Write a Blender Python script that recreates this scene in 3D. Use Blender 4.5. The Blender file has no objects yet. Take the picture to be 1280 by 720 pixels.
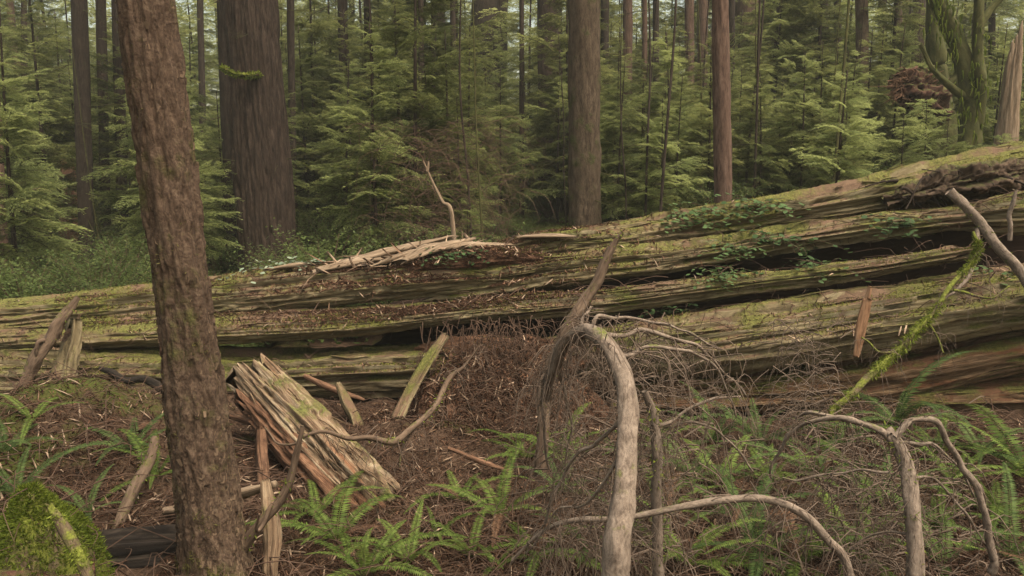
import bpy, math, random
import numpy as np
from mathutils import Vector, Matrix
from mathutils.bvhtree import BVHTree

random.seed(7)
RNG = np.random.default_rng(11)
PI = math.pi
scene = bpy.context.scene
COL = scene.collection
CAM_Z, TH, F = 2.6, math.radians(9.0), 1000.0
ct, st_ = math.cos(TH), math.sin(TH)


def P(px, py, Y):
    """world point seen at pixel (px,py) of the 1280x720 photograph at distance Y"""
    a, b = px - 640.0, 360.0 - py
    d = np.array([a, F * ct + b * st_, -F * st_ + b * ct])
    d = d * (Y / d[1])
    return np.array([d[0], d[1], d[2] + CAM_Z])


def pxof(p):
    x, y, z = p[0], p[1], p[2] - CAM_Z
    dep = y * ct - z * st_
    return 640 + F * x / dep, 360 - F * (y * st_ + z * ct) / dep


# ------------------------------------------------------------------ noise
def _h(ix, iy, iz, s):
    h = (ix * 374761393 + iy * 668265263 + iz * 1274126177 + s * 974711) & 0xFFFFFFFF
    h = ((h ^ (h >> 13)) * 1103515245) & 0xFFFFFFFF
    h = ((h ^ (h >> 15)) * 668265263) & 0xFFFFFFFF
    return ((h ^ (h >> 16)) & 0xFFFFFF) / float(0xFFFFFF)


def vn(p, s=0):
    p = np.asarray(p, float)
    i = np.floor(p).astype(np.int64)
    f = p - i
    f = f * f * (3 - 2 * f)
    r = 0
    for a in (0, 1):
        for b in (0, 1):
            for c in (0, 1):
                w = (f[..., 0] if a else 1 - f[..., 0]) * (f[..., 1] if b else 1 - f[..., 1]) * (f[..., 2] if c else 1 - f[..., 2])
                r = r + w * _h(i[..., 0] + a, i[..., 1] + b, i[..., 2] + c, s)
    return r * 2 - 1


def fbm(p, o=4, s=0, g=.5):
    r, a, p = 0, 1.0, np.asarray(p, float)
    for k in range(o):
        r = r + a * vn(p, s + k * 17)
        p = p * 2.03 + 3.1
        a *= g
    return r


def sst(a, b, x):
    t = np.clip((np.asarray(x, float) - a) / (b - a), 0, 1)
    return t * t * (3 - 2 * t)


# ------------------------------------------------------------------ terrain
def gh(x, y):
    x = np.asarray(x, float)
    y = np.asarray(y, float)
    xc = np.clip(x, -8, 14)
    z = sst(9.8, 16, y) * (.45 + .11 * xc)
    z = z + sst(18, 60, y) * (1.2 + .05 * np.clip(x, -30, 40))
    z = z + .75 * np.exp(-((x + 4.0) / .95) ** 2 - ((y - 6.6) / 1.2) ** 2)
    z = z + .22 * np.exp(-((x - 3.5) / 1.6) ** 2 - ((y - 6.8) / 1.2) ** 2)
    z = z + .10 * np.exp(-((x + .2) / 1.0) ** 2 - ((y - 7.3) / .8) ** 2)
    q = np.stack([x * .8, y * .8, 0 * x], -1)
    z = z + .10 * fbm(q, 3, 5) + .025 * fbm(q * 7, 3, 9)
    return z


_TB = []
for (x0, x1, y0, y1, d_) in ((-9., 9., 1., 13., .06), (-110., 110., -5., 100., .4)):
    ax_, ay_ = np.arange(x0, x1, d_), np.arange(y0, y1, d_)
    XX, YY = np.meshgrid(ax_, ay_)
    _TB.append((x0, y0, d_, gh(XX, YY)))


def ghf(x, y):
    for x0, y0, d_, T in _TB:
        u, v = (x - x0) / d_, (y - y0) / d_
        i, j = int(math.floor(u)), int(math.floor(v))
        if 0 <= i < T.shape[1] - 1 and 0 <= j < T.shape[0] - 1:
            u -= i
            v -= j
            return float((T[j, i] * (1 - u) + T[j, i + 1] * u) * (1 - v) + (T[j + 1, i] * (1 - u) + T[j + 1, i + 1] * u) * v)
    return float(gh(np.array([x]), np.array([y]))[0])


def G(px, py):
    """ground point under pixel"""
    z = 0.
    for _ in range(30):
        a, b = px - 640., 360. - py
        d = np.array([a, F * ct + b * st_, -F * st_ + b * ct])
        t = (CAM_Z - z) / -d[2]
        x, y = d[0] * t, d[1] * t
        z = .5 * z + .5 * ghf(x, y)
    return np.array([x, y, ghf(x, y)])


# ------------------------------------------------------------------ mesh builder
class MB:
    def __init__(s):
        s.v, s.q, s.uv, s.mi, s.n = [], [], [], [], 0

    def add(s, v, q, uv=None, mi=0):
        v = np.asarray(v, float)
        q = np.asarray(q, np.int64)
        s.v.append(v)
        s.q.append(q + s.n)
        s.uv.append(np.zeros((len(q), 4, 2)) if uv is None else uv)
        s.mi.append(np.full(len(q), mi))
        s.n += len(v)

    def arrays(s):
        return np.concatenate(s.v), np.concatenate(s.q), np.concatenate(s.uv), np.concatenate(s.mi)

    def mesh(s, name, mats, smooth=True):
        v, q, uv, mi = s.arrays()
        me = bpy.data.meshes.new(name)
        me.vertices.add(len(v))
        me.vertices.foreach_set('co', v.astype(np.float32).ravel())
        me.loops.add(len(q) * 4)
        me.loops.foreach_set('vertex_index', q.astype(np.int32).ravel())
        me.polygons.add(len(q))
        me.polygons.foreach_set('loop_start', np.arange(0, len(q) * 4, 4, dtype=np.int32))
        me.polygons.foreach_set('material_index', mi.astype(np.int32))
        if smooth:
            me.polygons.foreach_set('use_smooth', np.ones(len(q), bool))
        l = me.uv_layers.new(name='UVMap')
        l.data.foreach_set('uv', uv.astype(np.float32).ravel())
        for m in (mats if isinstance(mats, (list, tuple)) else [mats]):
            me.materials.append(m)
        me.update()
        me.validate()
        return me

    def build(s, name, mats, parent=None, smooth=True, loc=None):
        o = bpy.data.objects.new(name, s.mesh(name, mats, smooth))
        COL.objects.link(o)
        if parent is not None:
            o.parent = parent
        if loc is not None:
            o.location = loc
        return o


def tag(o, label, cat, group=None, kind=None):
    if label:
        assert 4 <= len(label.split()) <= 16, label
        o['label'] = label
    if cat:
        o['category'] = cat
    if group:
        o['group'] = group
    if kind:
        o['kind'] = kind
    return o


def empty(name, loc, label, cat, group=None, rz=0):
    o = bpy.data.objects.new(name, None)
    COL.objects.link(o)
    o.location = loc
    o.rotation_euler = (0, 0, rz)
    o.empty_display_size = .1
    return tag(o, label, cat, group)


def resample(pts, n):
    pts = np.asarray(pts, float)
    if len(pts) == 2:
        t = np.linspace(0, 1, n)[:, None]
        return pts[0] * (1 - t) + pts[1] * t
    # catmull-rom over columns (works on any number of columns)
    e = np.vstack([2 * pts[0] - pts[1], pts, 2 * pts[-1] - pts[-2]])
    u = np.linspace(0, len(pts) - 1 - 1e-9, n)
    i = u.astype(int)
    f = (u - i)[:, None]
    p0, p1, p2, p3 = e[i], e[i + 1], e[i + 2], e[i + 3]
    return .5 * (2 * p1 + (p2 - p0) * f + (2 * p0 - 5 * p1 + 4 * p2 - p3) * f ** 2 + (3 * p1 - p0 - 3 * p2 + p3) * f ** 3)


def frames(c, ref=(0, 0, 1)):
    t = np.gradient(c, axis=0)
    t /= np.linalg.norm(t, axis=1)[:, None] + 1e-9
    r = np.array(ref, float)
    a = np.cross(t, r)
    bad = np.linalg.norm(a, axis=1) < .15
    if bad.any():
        a[bad] = np.cross(t[bad], np.array([0.1, 1., 0.05]))
    for i in range(1, len(a)):
        if np.dot(a[i], a[i - 1]) < 0:
            a[i] = -a[i]
    a /= np.linalg.norm(a, axis=1)[:, None]
    b = np.cross(a, t)
    return t, a, b


def gridquads(m, n, wrap=True):
    i = np.arange(m - 1)[:, None]
    j = np.arange(n if wrap else n - 1)[None, :]
    jn = (j + 1) % n if wrap else j + 1
    q = np.stack([(i * n + j), (i * n + jn), ((i + 1) * n + jn), ((i + 1) * n + j)], -1)
    return q.reshape(-1, 4)


def sweep(mb, pts, rad, n=8, m=None, disp=None, rad2=None, caps=True, mi=0, ref=(0, 0, 1), axial=None):
    """tube along pts; rad (per point); disp(co, u, ang)->radial offset"""
    pts = np.asarray(pts, float)
    rad = np.broadcast_to(np.asarray(rad, float), (len(pts),))
    rad2 = rad if rad2 is None else np.broadcast_to(np.asarray(rad2, float), (len(pts),))
    if m is None:
        m = max(3, len(pts) * 3)
    A = resample(np.column_stack([pts, rad, rad2]), m)
    c, r1, r2 = A[:, :3], np.maximum(A[:, 3], .0005), np.maximum(A[:, 4], .0005)
    t, a, b = frames(c, ref)
    s = np.r_[0, np.cumsum(np.linalg.norm(np.diff(c, axis=0), axis=1))]
    ang = np.linspace(0, 2 * PI, n, endpoint=False)
    ca, sa = np.cos(ang), np.sin(ang)
    off = a[:, None, :] * (ca[None, :, None] * r2[:, None, None]) + b[:, None, :] * (sa[None, :, None] * r1[:, None, None])
    v = c[:, None, :] + off
    if disp is not None:
        nrm = off / (np.linalg.norm(off, axis=2)[:, :, None] + 1e-9)
        S = np.broadcast_to(s[:, None], v.shape[:2])
        AN = np.broadcast_to(ang[None], v.shape[:2])
        v = v + nrm * disp(v, S, AN)[..., None]
    if axial is not None:
        v = v + t[:, None, :] * axial(s, ang)[..., None]
    q = gridquads(m, n)
    mr = float(np.mean((r1 + r2) / 2))
    vv = np.arange(n + 1) * 2 * PI * mr / n
    U = np.zeros((m - 1, n, 4, 2))
    U[:, :, 0, 0] = U[:, :, 1, 0] = s[:-1, None]
    U[:, :, 2, 0] = U[:, :, 3, 0] = s[1:, None]
    U[:, :, 0, 1] = U[:, :, 3, 1] = vv[None, :-1]
    U[:, :, 1, 1] = U[:, :, 2, 1] = vv[None, 1:]
    V = v.reshape(-1, 3)
    UV = U.reshape(-1, 4, 2)
    if caps:
        base = len(V)
        h = n // 2
        cq = []
        for e, off_ in ((0, 0), ((m - 1) * n, 1)):
            for k in range(h - 1):
                cq.append([e + k, e + k + 1, e + n - 2 - k, e + n - 1 - k] if n % 2 == 0 else [e + k, e + k + 1, e + n - 2 - k, e + n - 1 - k])
        if cq:
            cq = np.array(cq)
            q = np.vstack([q, cq])
            UV = np.vstack([UV, np.random.default_rng(1).random((len(cq), 4, 2)) * .1])
    mb.add(V, q, UV, mi)
    return v


def wob(pts, amp, sc=3., s=0, n=None):
    pts = np.asarray(pts, float)
    p = resample(pts, n or len(pts) * 4)
    q = p[:, :3] * sc
    d = np.stack([vn(q, s), vn(q, s + 1), vn(q, s + 2)], -1)
    p = p.copy()
    p[:, :3] += d * amp
    return p


# ------------------------------------------------------------------ materials
def newmat(name):
    m = bpy.data.materials.new(name)
    m.use_nodes = True
    nt = m.node_tree
    nt.nodes.clear()
    return m, nt.nodes, nt.links


def ramp(N, L, src, stops):
    r = N.new('ShaderNodeValToRGB')
    e = r.color_ramp.elements
    while len(e) < len(stops):
        e.new(.5)
    for k, (p, c) in enumerate(stops):
        e[k].position = p
        e[k].color = (c[0], c[1], c[2], 1) if isinstance(c, (tuple, list)) else (c, c, c, 1)
    L.new(src, r.inputs[0])
    return r.outputs[0]


def noise(N, L, vec, sc, det=5, rough=.6, dist=0):
    n = N.new('ShaderNodeTexNoise')
    n.inputs['Scale'].default_value = sc
    n.inputs['Detail'].default_value = det
    n.inputs['Roughness'].default_value = rough
    n.inputs['Distortion'].default_value = dist
    L.new(vec, n.inputs['Vector'])
    return n.outputs[0]


def mapping(N, L, vec, sc):
    m = N.new('ShaderNodeMapping')
    m.inputs['Scale'].default_value = sc
    L.new(vec, m.inputs['Vector'])
    return m.outputs[0]


def mix(N, L, f, a, b):
    m = N.new('ShaderNodeMix')
    m.data_type = 'RGBA'
    for s_, i in ((f, 0), (a, 6), (b, 7)):
        if hasattr(s_, 'default_value') or hasattr(s_, 'is_linked'):
            L.new(s_, m.inputs[i])
        elif isinstance(s_, (int, float)):
            m.inputs[i].default_value = s_
        else:
            m.inputs[i].default_value = (*s_, 1)
    return m.outputs[2]


def math_(N, L, op, a, b=0.):
    m = N.new('ShaderNodeMath')
    m.operation = op
    m.use_clamp = False
    for s_, i in ((a, 0), (b, 1)):
        if isinstance(s_, (int, float)):
            m.inputs[i].default_value = s_
        else:
            L.new(s_, m.inputs[i])
    return m.outputs[0]


def wood_mat(name, cols, moss=None, moss_amt=.0, moss_up=.0, litter=None, stretch=(1.2, 16, 1), bump=.5, bdist=.02,
             patch=None, patch_amt=.0, msc=2.2, crack=.55):
    """fibrous wood / bark. cols: dark, mid, light. UV: u along the grain, v round it (metres)"""
    m, N, L = newmat(name)
    tc = N.new('ShaderNodeTexCoord')
    uv, ob = tc.outputs['UV'], tc.outputs['Object']
    g = noise(N, L, mapping(N, L, uv, stretch), 1.0, 8, .65, .35)
    g2 = noise(N, L, mapping(N, L, uv, tuple(s * 4 for s in stretch)), 1.0, 6, .6, .2)
    gg = math_(N, L, 'ADD', math_(N, L, 'MULTIPLY', g, .68), math_(N, L, 'MULTIPLY', g2, .32))
    base = ramp(N, L, gg, [(.36, cols[0]), (.5, cols[1]), (.64, cols[2])])
    big = noise(N, L, ob, 1.3, 4, .6)
    base = mix(N, L, ramp(N, L, big, [(.35, .0), (.7, .45)]), base, cols[1])
    sp = noise(N, L, mapping(N, L, uv, (stretch[0] * 3 + 14, stretch[1] * 1.5 + 20, 1)), 1.0, 5, .75)
    base = mix(N, L, ramp(N, L, sp, [(.30, .75), (.42, 0.)]), base, cols[0])
    base = mix(N, L, ramp(N, L, sp, [(.60, 0.), (.72, .5)]), base, cols[2])
    gg = math_(N, L, 'ADD', gg, math_(N, L, 'MULTIPLY', sp, .35))
    if patch:
        pm = noise(N, L, mapping(N, L, uv, (.5, 2.2, 1)), 1.5, 6, .65, .4)
        base = mix(N, L, ramp(N, L, pm, [(.62 - patch_amt, 0.), (.68 - patch_amt, .85)]), base, patch)
    if moss or litter:
        geo = N.new('ShaderNodeNewGeometry')
        sx = N.new('ShaderNodeSeparateXYZ')
        L.new(geo.outputs['Normal'], sx.inputs[0])
        up = sx.outputs[2]
    hgt = gg
    if litter:
        # crumbs gather on what faces up
        ln = noise(N, L, ob, 2.1, 7, .7)
        lm = math_(N, L, 'ADD', math_(N, L, 'MULTIPLY', up, .9), math_(N, L, 'MULTIPLY', ln, 1.0))
        lf = noise(N, L, ob, 60, 3, .6)
        lc = mix(N, L, lf, tuple(c * .55 for c in litter), tuple(c * 1.5 for c in litter))
        base = mix(N, L, ramp(N, L, lm, [(.93, 0.), (1.08, .92)]), base, lc)
    if moss:
        mn = noise(N, L, ob, msc, 7, .68)
        mm = math_(N, L, 'ADD', math_(N, L, 'MULTIPLY', up, moss_up), mn)
        mf = noise(N, L, ob, 45, 4, .7)
        mc = mix(N, L, ramp(N, L, mf, [(.35, 0.), (.65, 1.)]), tuple(c * .5 for c in moss), tuple(c * 1.35 for c in moss))
        lo = .66 - moss_amt
        msk = ramp(N, L, mm, [(lo, 0.), (lo + .12, .95)])
        base = mix(N, L, msk, base, mc)
        hgt = math_(N, L, 'ADD', gg, math_(N, L, 'MULTIPLY', math_(N, L, 'MULTIPLY', msk, mf), .7))
    p = N.new('ShaderNodeBsdfPrincipled')
    p.inputs['Roughness'].default_value = .9
    p.inputs['Specular IOR Level'].default_value = .15
    L.new(base, p.inputs['Base Color'])
    b = N.new('ShaderNodeBump')
    b.inputs['Strength'].default_value = bump
    b.inputs['Distance'].default_value = bdist
    L.new(hgt, b.inputs['Height'])
    L.new(b.outputs[0], p.inputs['Normal'])
    o = N.new('ShaderNodeOutputMaterial')
    L.new(p.outputs[0], o.inputs[0])
    return m


def leaf_mat(name, a, b, trans=.4, sc=1.5, rough=.6):
    m, N, L = newmat(name)
    oi = N.new('ShaderNodeObjectInfo')
    geo = N.new('ShaderNodeNewGeometry')
    tc = N.new('ShaderNodeTexCoord')
    n1 = noise(N, L, tc.outputs['Object'], sc, 3, .6)
    f = math_(N, L, 'ADD', math_(N, L, 'MULTIPLY', n1, .9), math_(N, L, 'MULTIPLY', math_(N, L, 'SUBTRACT', oi.outputs['Random'], .5), .5))
    f = math_(N, L, 'ADD', f, math_(N, L, 'MULTIPLY', math_(N, L, 'SUBTRACT', geo.outputs['Random Per Island'], .5), .5))
    c = ramp(N, L, f, [(.2, a), (.75, b)])
    p = N.new('ShaderNodeBsdfPrincipled')
    p.inputs['Roughness'].default_value = rough
    p.inputs['Specular IOR Level'].default_value = .08
    L.new(c, p.inputs['Base Color'])
    t = N.new('ShaderNodeBsdfTranslucent')
    hs = N.new('ShaderNodeHueSaturation')
    hs.inputs['Value'].default_value = 1.5
    hs.inputs['Hue'].default_value = .485
    L.new(c, hs.inputs['Color'])
    L.new(hs.outputs[0], t.inputs['Color'])
    mx = N.new('ShaderNodeMixShader')
    mx.inputs[0].default_value = trans
    L.new(p.outputs[0], mx.inputs[1])
    L.new(t.outputs[0], mx.inputs[2])
    o = N.new('ShaderNodeOutputMaterial')
    L.new(mx.outputs[0], o.inputs[0])
    return m


MOSS = (.105, .105, .028)
M = {}
M['log'] = wood_mat('mossy_rotten_wood', [(.050, .036, .020), (.165, .130, .074), (.31, .255, .155)], MOSS, .10, .16,
                    litter=(.105, .064, .042), stretch=(2.0, 15, 1), bump=.75, bdist=.03, msc=1.5)
M['log_bare'] = wood_mat('bare_rotten_wood', [(.03, .017, .010), (.13, .080, .045), (.28, .19, .11)], MOSS, .04, .2,
                         litter=(.10, .05, .028), stretch=(2.0, 26, 1), bump=1, bdist=.035, patch=(.16, .062, .03), patch_amt=.05)
M['core'] = wood_mat('dark_gap_shade', [(.010, .006, .004), (.026, .015, .010), (.045, .026, .016)], stretch=(1, 12, 1))  # near-black tone paints in the shade seen between the slabs
M['bark_near'] = wood_mat('brown_flaky_bark', [(.018, .012, .008), (.068, .044, .030), (.135, .096, .066)], (.058, .054, .018), .115, .1,
                          stretch=(16, 24, 1), bump=1, bdist=.02, patch=(.18, .085, .055), patch_amt=-.02, msc=3.2)
M['bark_thick'] = wood_mat('furrowed_grey_bark', [(.007, .005, .004), (.036, .024, .018), (.082, .058, .044)], (.045, .045, .02), -.05, .1,
                           stretch=(2.2, 15, 1), bump=1, bdist=.05, msc=1.2)
M['bark_mossy'] = wood_mat('moss_grown_bark', [(.022, .014, .010), (.068, .048, .032), (.12, .09, .062)], (.052, .058, .018), .12, .1,
                           stretch=(5, 16, 1), bump=.8, bdist=.03, msc=2.4)
M['bark_dark'] = wood_mat('dark_bark', [(.008, .006, .005), (.030, .021, .016), (.055, .042, .032)], (.035, .045, .015), .04, .1, stretch=(3, 14, 1))
M['bark_brown'] = wood_mat('reddish_bark', [(.02, .012, .009), (.085, .052, .038), (.15, .10, .075)], (.05, .055, .02), -.02, .1, stretch=(3, 14, 1))
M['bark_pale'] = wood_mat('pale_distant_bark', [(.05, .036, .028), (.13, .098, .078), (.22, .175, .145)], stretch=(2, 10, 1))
M['bark_green'] = wood_mat('green_mossed_bark', [(.02, .018, .01), (.06, .06, .02), (.1, .09, .04)], (.050, .058, .018), .14, .1, stretch=(3, 8, 1), msc=2)
M['chunk'] = wood_mat('splintered_wood', [(.040, .021, .013), (.165, .112, .070), (.37, .30, .205)], (.10, .105, .03), .02, .18,
                      stretch=(1.6, 34, 1), bump=1, bdist=.02, patch=(.17, .08, .042), patch_amt=.07)
M['pale_wood'] = wood_mat('pale_split_wood', [(.05, .032, .02), (.165, .118, .078), (.32, .25, .18)], stretch=(3, 44, 1), bump=.7, bdist=.01)
M['red_wood'] = wood_mat('red_rotten_wood', [(.03, .016, .010), (.11, .060, .036), (.22, .13, .08)], stretch=(3, 25, 1), bump=.8)
M['stick'] = wood_mat('grey_dead_wood', [(.05, .036, .028), (.15, .116, .090), (.235, .188, .150)], (.10, .115, .02), .04, .08, stretch=(14, 30, 1), bump=.8, bdist=.01, msc=7)
M['stick_brown'] = wood_mat('brown_dead_wood', [(.03, .02, .014), (.095, .064, .044), (.16, .115, .08)], (.075, .08, .02), .04, .12, stretch=(5, 30, 1), bump=.6, bdist=.01, msc=5)
M['stick_moss'] = wood_mat('mossy_dead_wood', [(.03, .02, .012), (.09, .065, .04), (.15, .12, .07)], (.115, .13, .022), .22, .1, stretch=(5, 20, 1), bump=.8, bdist=.02, msc=6)
M['twig'] = wood_mat('fine_dead_twigs', [(.05, .035, .027), (.12, .088, .066), (.19, .145, .115)], stretch=(3, 3, 1), bump=0)
M['twig_brown'] = wood_mat('brown_twigs', [(.03, .018, .012), (.075, .046, .032), (.13, .085, .06)], stretch=(3, 3, 1), bump=0)
M['twig_moss'] = wood_mat('mossy_twigs', [(.02, .017, .008), (.05, .048, .018), (.09, .09, .03)], stretch=(3, 3, 1), bump=0)
M['char_brown'] = wood_mat('dark_rotten_root', [(.012, .008, .006), (.05, .033, .022), (.11, .075, .05)], (.06, .06, .02), .0, .25, stretch=(5, 14, 1), bump=1)
M['root_red'] = wood_mat('red_root_soil', [(.012, .006, .005), (.052, .025, .017), (.12, .065, .042)], (.06, .07, .02), .0, .3, stretch=(6, 10, 1), bump=1)
M['debris'] = wood_mat('crumbled_rotten_wood', [(.018, .010, .007), (.085, .044, .027), (.19, .105, .068)], (.08, .08, .02), -.05, .1, stretch=(22, 26, 1), bump=1)
M['chunk_red'] = wood_mat('red_brown_split_wood', [(.022, .011, .007), (.105, .054, .031), (.22, .125, .075)], stretch=(3, 34, 1), bump=1, bdist=.02)
M['peg'] = wood_mat('orange_split_wood', [(.06, .03, .015), (.25, .14, .08), (.4, .26, .16)], stretch=(2, 30, 1), bump=.7, bdist=.01)
M['char'] = wood_mat('charred_wet_wood', [(.005, .004, .003), (.013, .010, .008), (.05, .038, .028)], (.06, .07, .02), -.12, .2, stretch=(1.5, 14, 1), bump=1)
M['hem'] = leaf_mat('hemlock_needles', (.066, .082, .027), (.205, .242, .090), .6)
M['hem_dark'] = leaf_mat('dark_hemlock_needles', (.050, .062, .021), (.155, .175, .062), .58)
M['hem_far'] = leaf_mat('painted_light_far_needles', (.14, .16, .055), (.30, .33, .14), .6)  # paler than near needles: distant brightness and sky gaps put into the colour
M['fern'] = leaf_mat('fern_green', (.045, .070, .014), (.120, .165, .038), .35, 3)
M['fern_dark'] = leaf_mat('dark_fern_green', (.036, .060, .018), (.088, .125, .038), .3, 3)
M['fern_dead'] = leaf_mat('dead_fern_brown', (.065, .036, .022), (.13, .075, .045), .2, 3)
M['shrub'] = leaf_mat('shrub_leaves', (.035, .052, .016), (.085, .115, .036), .35, 3, .5)
M['salal'] = leaf_mat('salal_leaves', (.030, .055, .020), (.070, .115, .042), .25, 5, .6)
M['pale_leaf'] = leaf_mat('pale_leaves', (.11, .16, .11), (.2, .24, .17), .25, 5, .6)
M['moss'] = leaf_mat('moss_tufts', (.055, .078, .010), (.16, .195, .030), .35, 4)
M['litter'] = leaf_mat('needle_litter', (.040, .020, .012), (.27, .15, .095), .0, 9, .9)
M['litter_pale'] = leaf_mat('wood_chips', (.13, .08, .05), (.38, .28, .2), .0, 2, .9)


def ground_mat():
    m, N, L = newmat('forest_floor')
    tc = N.new('ShaderNodeTexCoord')
    ob = tc.outputs['Object']
    a = noise(N, L, ob, 2.2, 9, .7, .4)
    b = noise(N, L, ob, 38, 6, .75, .5)
    fin = math_(N, L, 'ADD', math_(N, L, 'MULTIPLY', a, .4), math_(N, L, 'MULTIPLY', b, .6))
    c = ramp(N, L, fin, [(.36, (.012, .007, .005)), (.48, (.046, .027, .017)), (.58, (.10, .064, .042)), (.70, (.20, .145, .10))])
    mo = noise(N, L, ob, .9, 7, .66)
    mf = noise(N, L, ob, 55, 3, .7)
    mc = mix(N, L, mf, (.028, .036, .008), (.10, .115, .026))
    # moss bank on the left, and green cover past the log
    sx = N.new('ShaderNodeSeparateXYZ')
    L.new(ob, sx.inputs[0])
    far = ramp(N, L, math_(N, L, 'MULTIPLY', sx.outputs[1], .05), [(.5, 0.), (.8, .16)])
    bank = ramp(N, L, math_(N, L, 'MULTIPLY', math_(N, L, 'ADD', sx.outputs[0], 6.), .25), [(.5, .17), (.78, 0.)])
    mm = math_(N, L, 'ADD', math_(N, L, 'ADD', mo, far), bank)
    c = mix(N, L, ramp(N, L, mm, [(.58, 0.), (.68, .9)]), c, mc)
    p = N.new('ShaderNodeBsdfPrincipled')
    p.inputs['Roughness'].default_value = .95
    p.inputs['Specular IOR Level'].default_value = .1
    L.new(c, p.inputs['Base Color'])
    bp = N.new('ShaderNodeBump')
    bp.inputs['Strength'].default_value = 1
    bp.inputs['Distance'].default_value = .03
    L.new(b, bp.inputs['Height'])
    L.new(bp.outputs[0], p.inputs['Normal'])
    o = N.new('ShaderNodeOutputMaterial')
    L.new(p.outputs[0], o.inputs[0])
    return m


# ------------------------------------------------------------------ ground
def axis(lo, c0, c1, hi, d, n_out):
    mid = np.arange(c0, c1, d)
    k = np.linspace(0, 1, n_out)[1:]
    left = c0 - (c0 - lo) * k ** 2.2
    right = mid[-1] + (hi - mid[-1]) * k ** 2.2
    return np.r_[left[::-1], mid, right]


gx = axis(-125, -6.5, 6.5, 125, .045, 60)
gy = axis(-20, 3.2, 10.0, 150, .045, 70)
X, Y_ = np.meshgrid(gx, gy)
Z = gh(X, Y_)
nearm = sst(3, 4, Y_) * (1 - sst(9.5, 11, Y_))
Z = Z + nearm * .02 * fbm(np.stack([X * 14, Y_ * 14, 0 * X], -1), 3, 33)
mb = MB()
mb.add(np.stack([X, Y_, Z], -1).reshape(-1, 3), gridquads(len(gy), len(gx), False))
ground = mb.build('ground', ground_mat())
ground['kind'] = 'structure'

SURF = [(np.concatenate(mb.v), np.concatenate(mb.q))]   # surfaces that litter lands on

# ------------------------------------------------------------------ the fallen log
log = empty('fallen_log', (0, 9.2, 0), 'huge mossy rotten log lying across the whole view, split lengthwise into long slabs', 'fallen log')
LOGO = np.array([0, 9.2, 0])


def slab(name, rows, mat, seed, n=72, m=620, amp=1., rd=None, land=True, lab=None):
    """rows: (px, top, bottom, Y, depth radius)"""
    rows = np.array(rows, float)
    pts, r1, r2 = [], [], []
    for px, t, b, Yc, d in rows:
        pc = P(px, (t + b) / 2, Yc)
        pt, pb = P(px, t, Yc), P(px, b, Yc)
        pts.append(pc)
        r1.append((pt[2] - pb[2]) / 2)
        r2.append(d)
    mr = np.mean(r1)

    def disp(v, S, A):
        cs, sn = np.cos(A), np.sin(A)
        q = np.stack([S * .55 + seed, cs * 2.2, sn * 2.2], -1)
        d = .09 * mr * fbm(q, 3, seed)
        k = min(1, mr * 3.5)
        wv = .3 * vn(np.stack([S * .45, cs * 2, sn * 2], -1), seed + 40)
        cs, sn = np.cos(A + wv * .5), np.sin(A + wv * .5)
        fr = .55 + mr * 1.3
        # deep lengthwise checks
        for fq, am, pw, sf in ((3.2, .17, 22, .13), (8, .07, 14, .25)):
            q = np.stack([S * sf + seed, cs * fq * fr, sn * fq * fr], -1)
            d = d - am * k * amp * np.clip(1 - np.abs(fbm(q, 2, seed + 3 + int(fq))), 0, 1) ** pw
        # long plates that flaked off in steps
        for fq, am, sf in ((2.6, .07, .2), (5.5, .045, .3), (13, .022, .5)):
            q = np.stack([S * sf + seed * 3, cs * fq * fr, sn * fq * fr], -1)
            e = vn(q, seed + 21 + int(fq))
            d = d + am * k * amp * (sst(-.05, .05, e + .03 * vn(np.stack([S * 4, cs * 9, sn * 9], -1), 7)) - .5)
        q = np.stack([S * .9, cs * 26 * fr, sn * 26 * fr], -1)
        d = d + .013 * amp * fbm(q, 3, seed + 7)
        q = np.stack([S * 9, cs * 14, sn * 14], -1)
        d = d + .012 * amp * fbm(q, 3, seed + 9) - .045 * k
        return d
    mb = MB()
    sv = sweep(mb, np.array(pts) - LOGO, np.array(r2), n, m, disp, rad2=np.array(r1), ref=(0, -1, 0.001),
          axial=lambda s, a: .25 * vn(np.stack(np.broadcast_arrays(np.cos(a)[None] * 6 + seed, np.sin(a)[None] * 6, 0 * s[:, None]), -1), seed)
          * (np.exp(-s[:, None] / .5) + np.exp(-(s[-1] - s[:, None]) / .5)))
    if land:
        v, q, _, _ = mb.arrays()
        SURF.append((v + LOGO, q))
        # loose fibres and torn strips of the same wood lying along the grain
        r = random.Random(seed)
        cen = sv.mean(1)
        for _ in range(int(260 + 420 * mr)):
            i, j = r.randrange(m - 60), r.randrange(n)
            if sv[i, j, 1] > cen[i, 1] + .15:
                continue
            di = int(r.uniform(8, 50))
            k = (j + r.choice([0, 0, 1, -1])) % n
            pp = []
            for f in (0, .5, 1):
                p = sv[i + int(di * f), k if f else j]
                u = p - cen[i + int(di * f)]
                pp.append(p + u / (np.linalg.norm(u) + 1e-6) * (r.uniform(-.004, .014) + (.02 * r.random() if f == 1 else 0)))
            wd = r.uniform(.004, .015)
            sweep(mb, pp, [wd * .4, wd * .6, wd * .15], 4, 6, rad2=[wd, wd * 1.3, wd * .3], caps=False)
        hb = MB()
        for _ in range(int(150 + 160 * mr)):
            i, j = r.randrange(m), r.randrange(n)
            p = sv[i, j]
            if sv[i, j, 1] > cen[i, 1] or p[2] > cen[i, 2] + .02:
                continue
            l2 = r.uniform(.03, .16)
            sweep(hb, [p, p + np.array([r.gauss(0, .02), -.02, -l2 * .5]), p + np.array([r.gauss(0, .03), -.02, -l2])], [.004, .003, .001], 3, 4, caps=False)
    o = mb.build(name, mat, log)
    if land:
        hb.build('hanging_fibres', M['twig_brown'], o)['kind'] = 'stuff'
    if lab:
        o['label'] = lab
    return o


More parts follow.
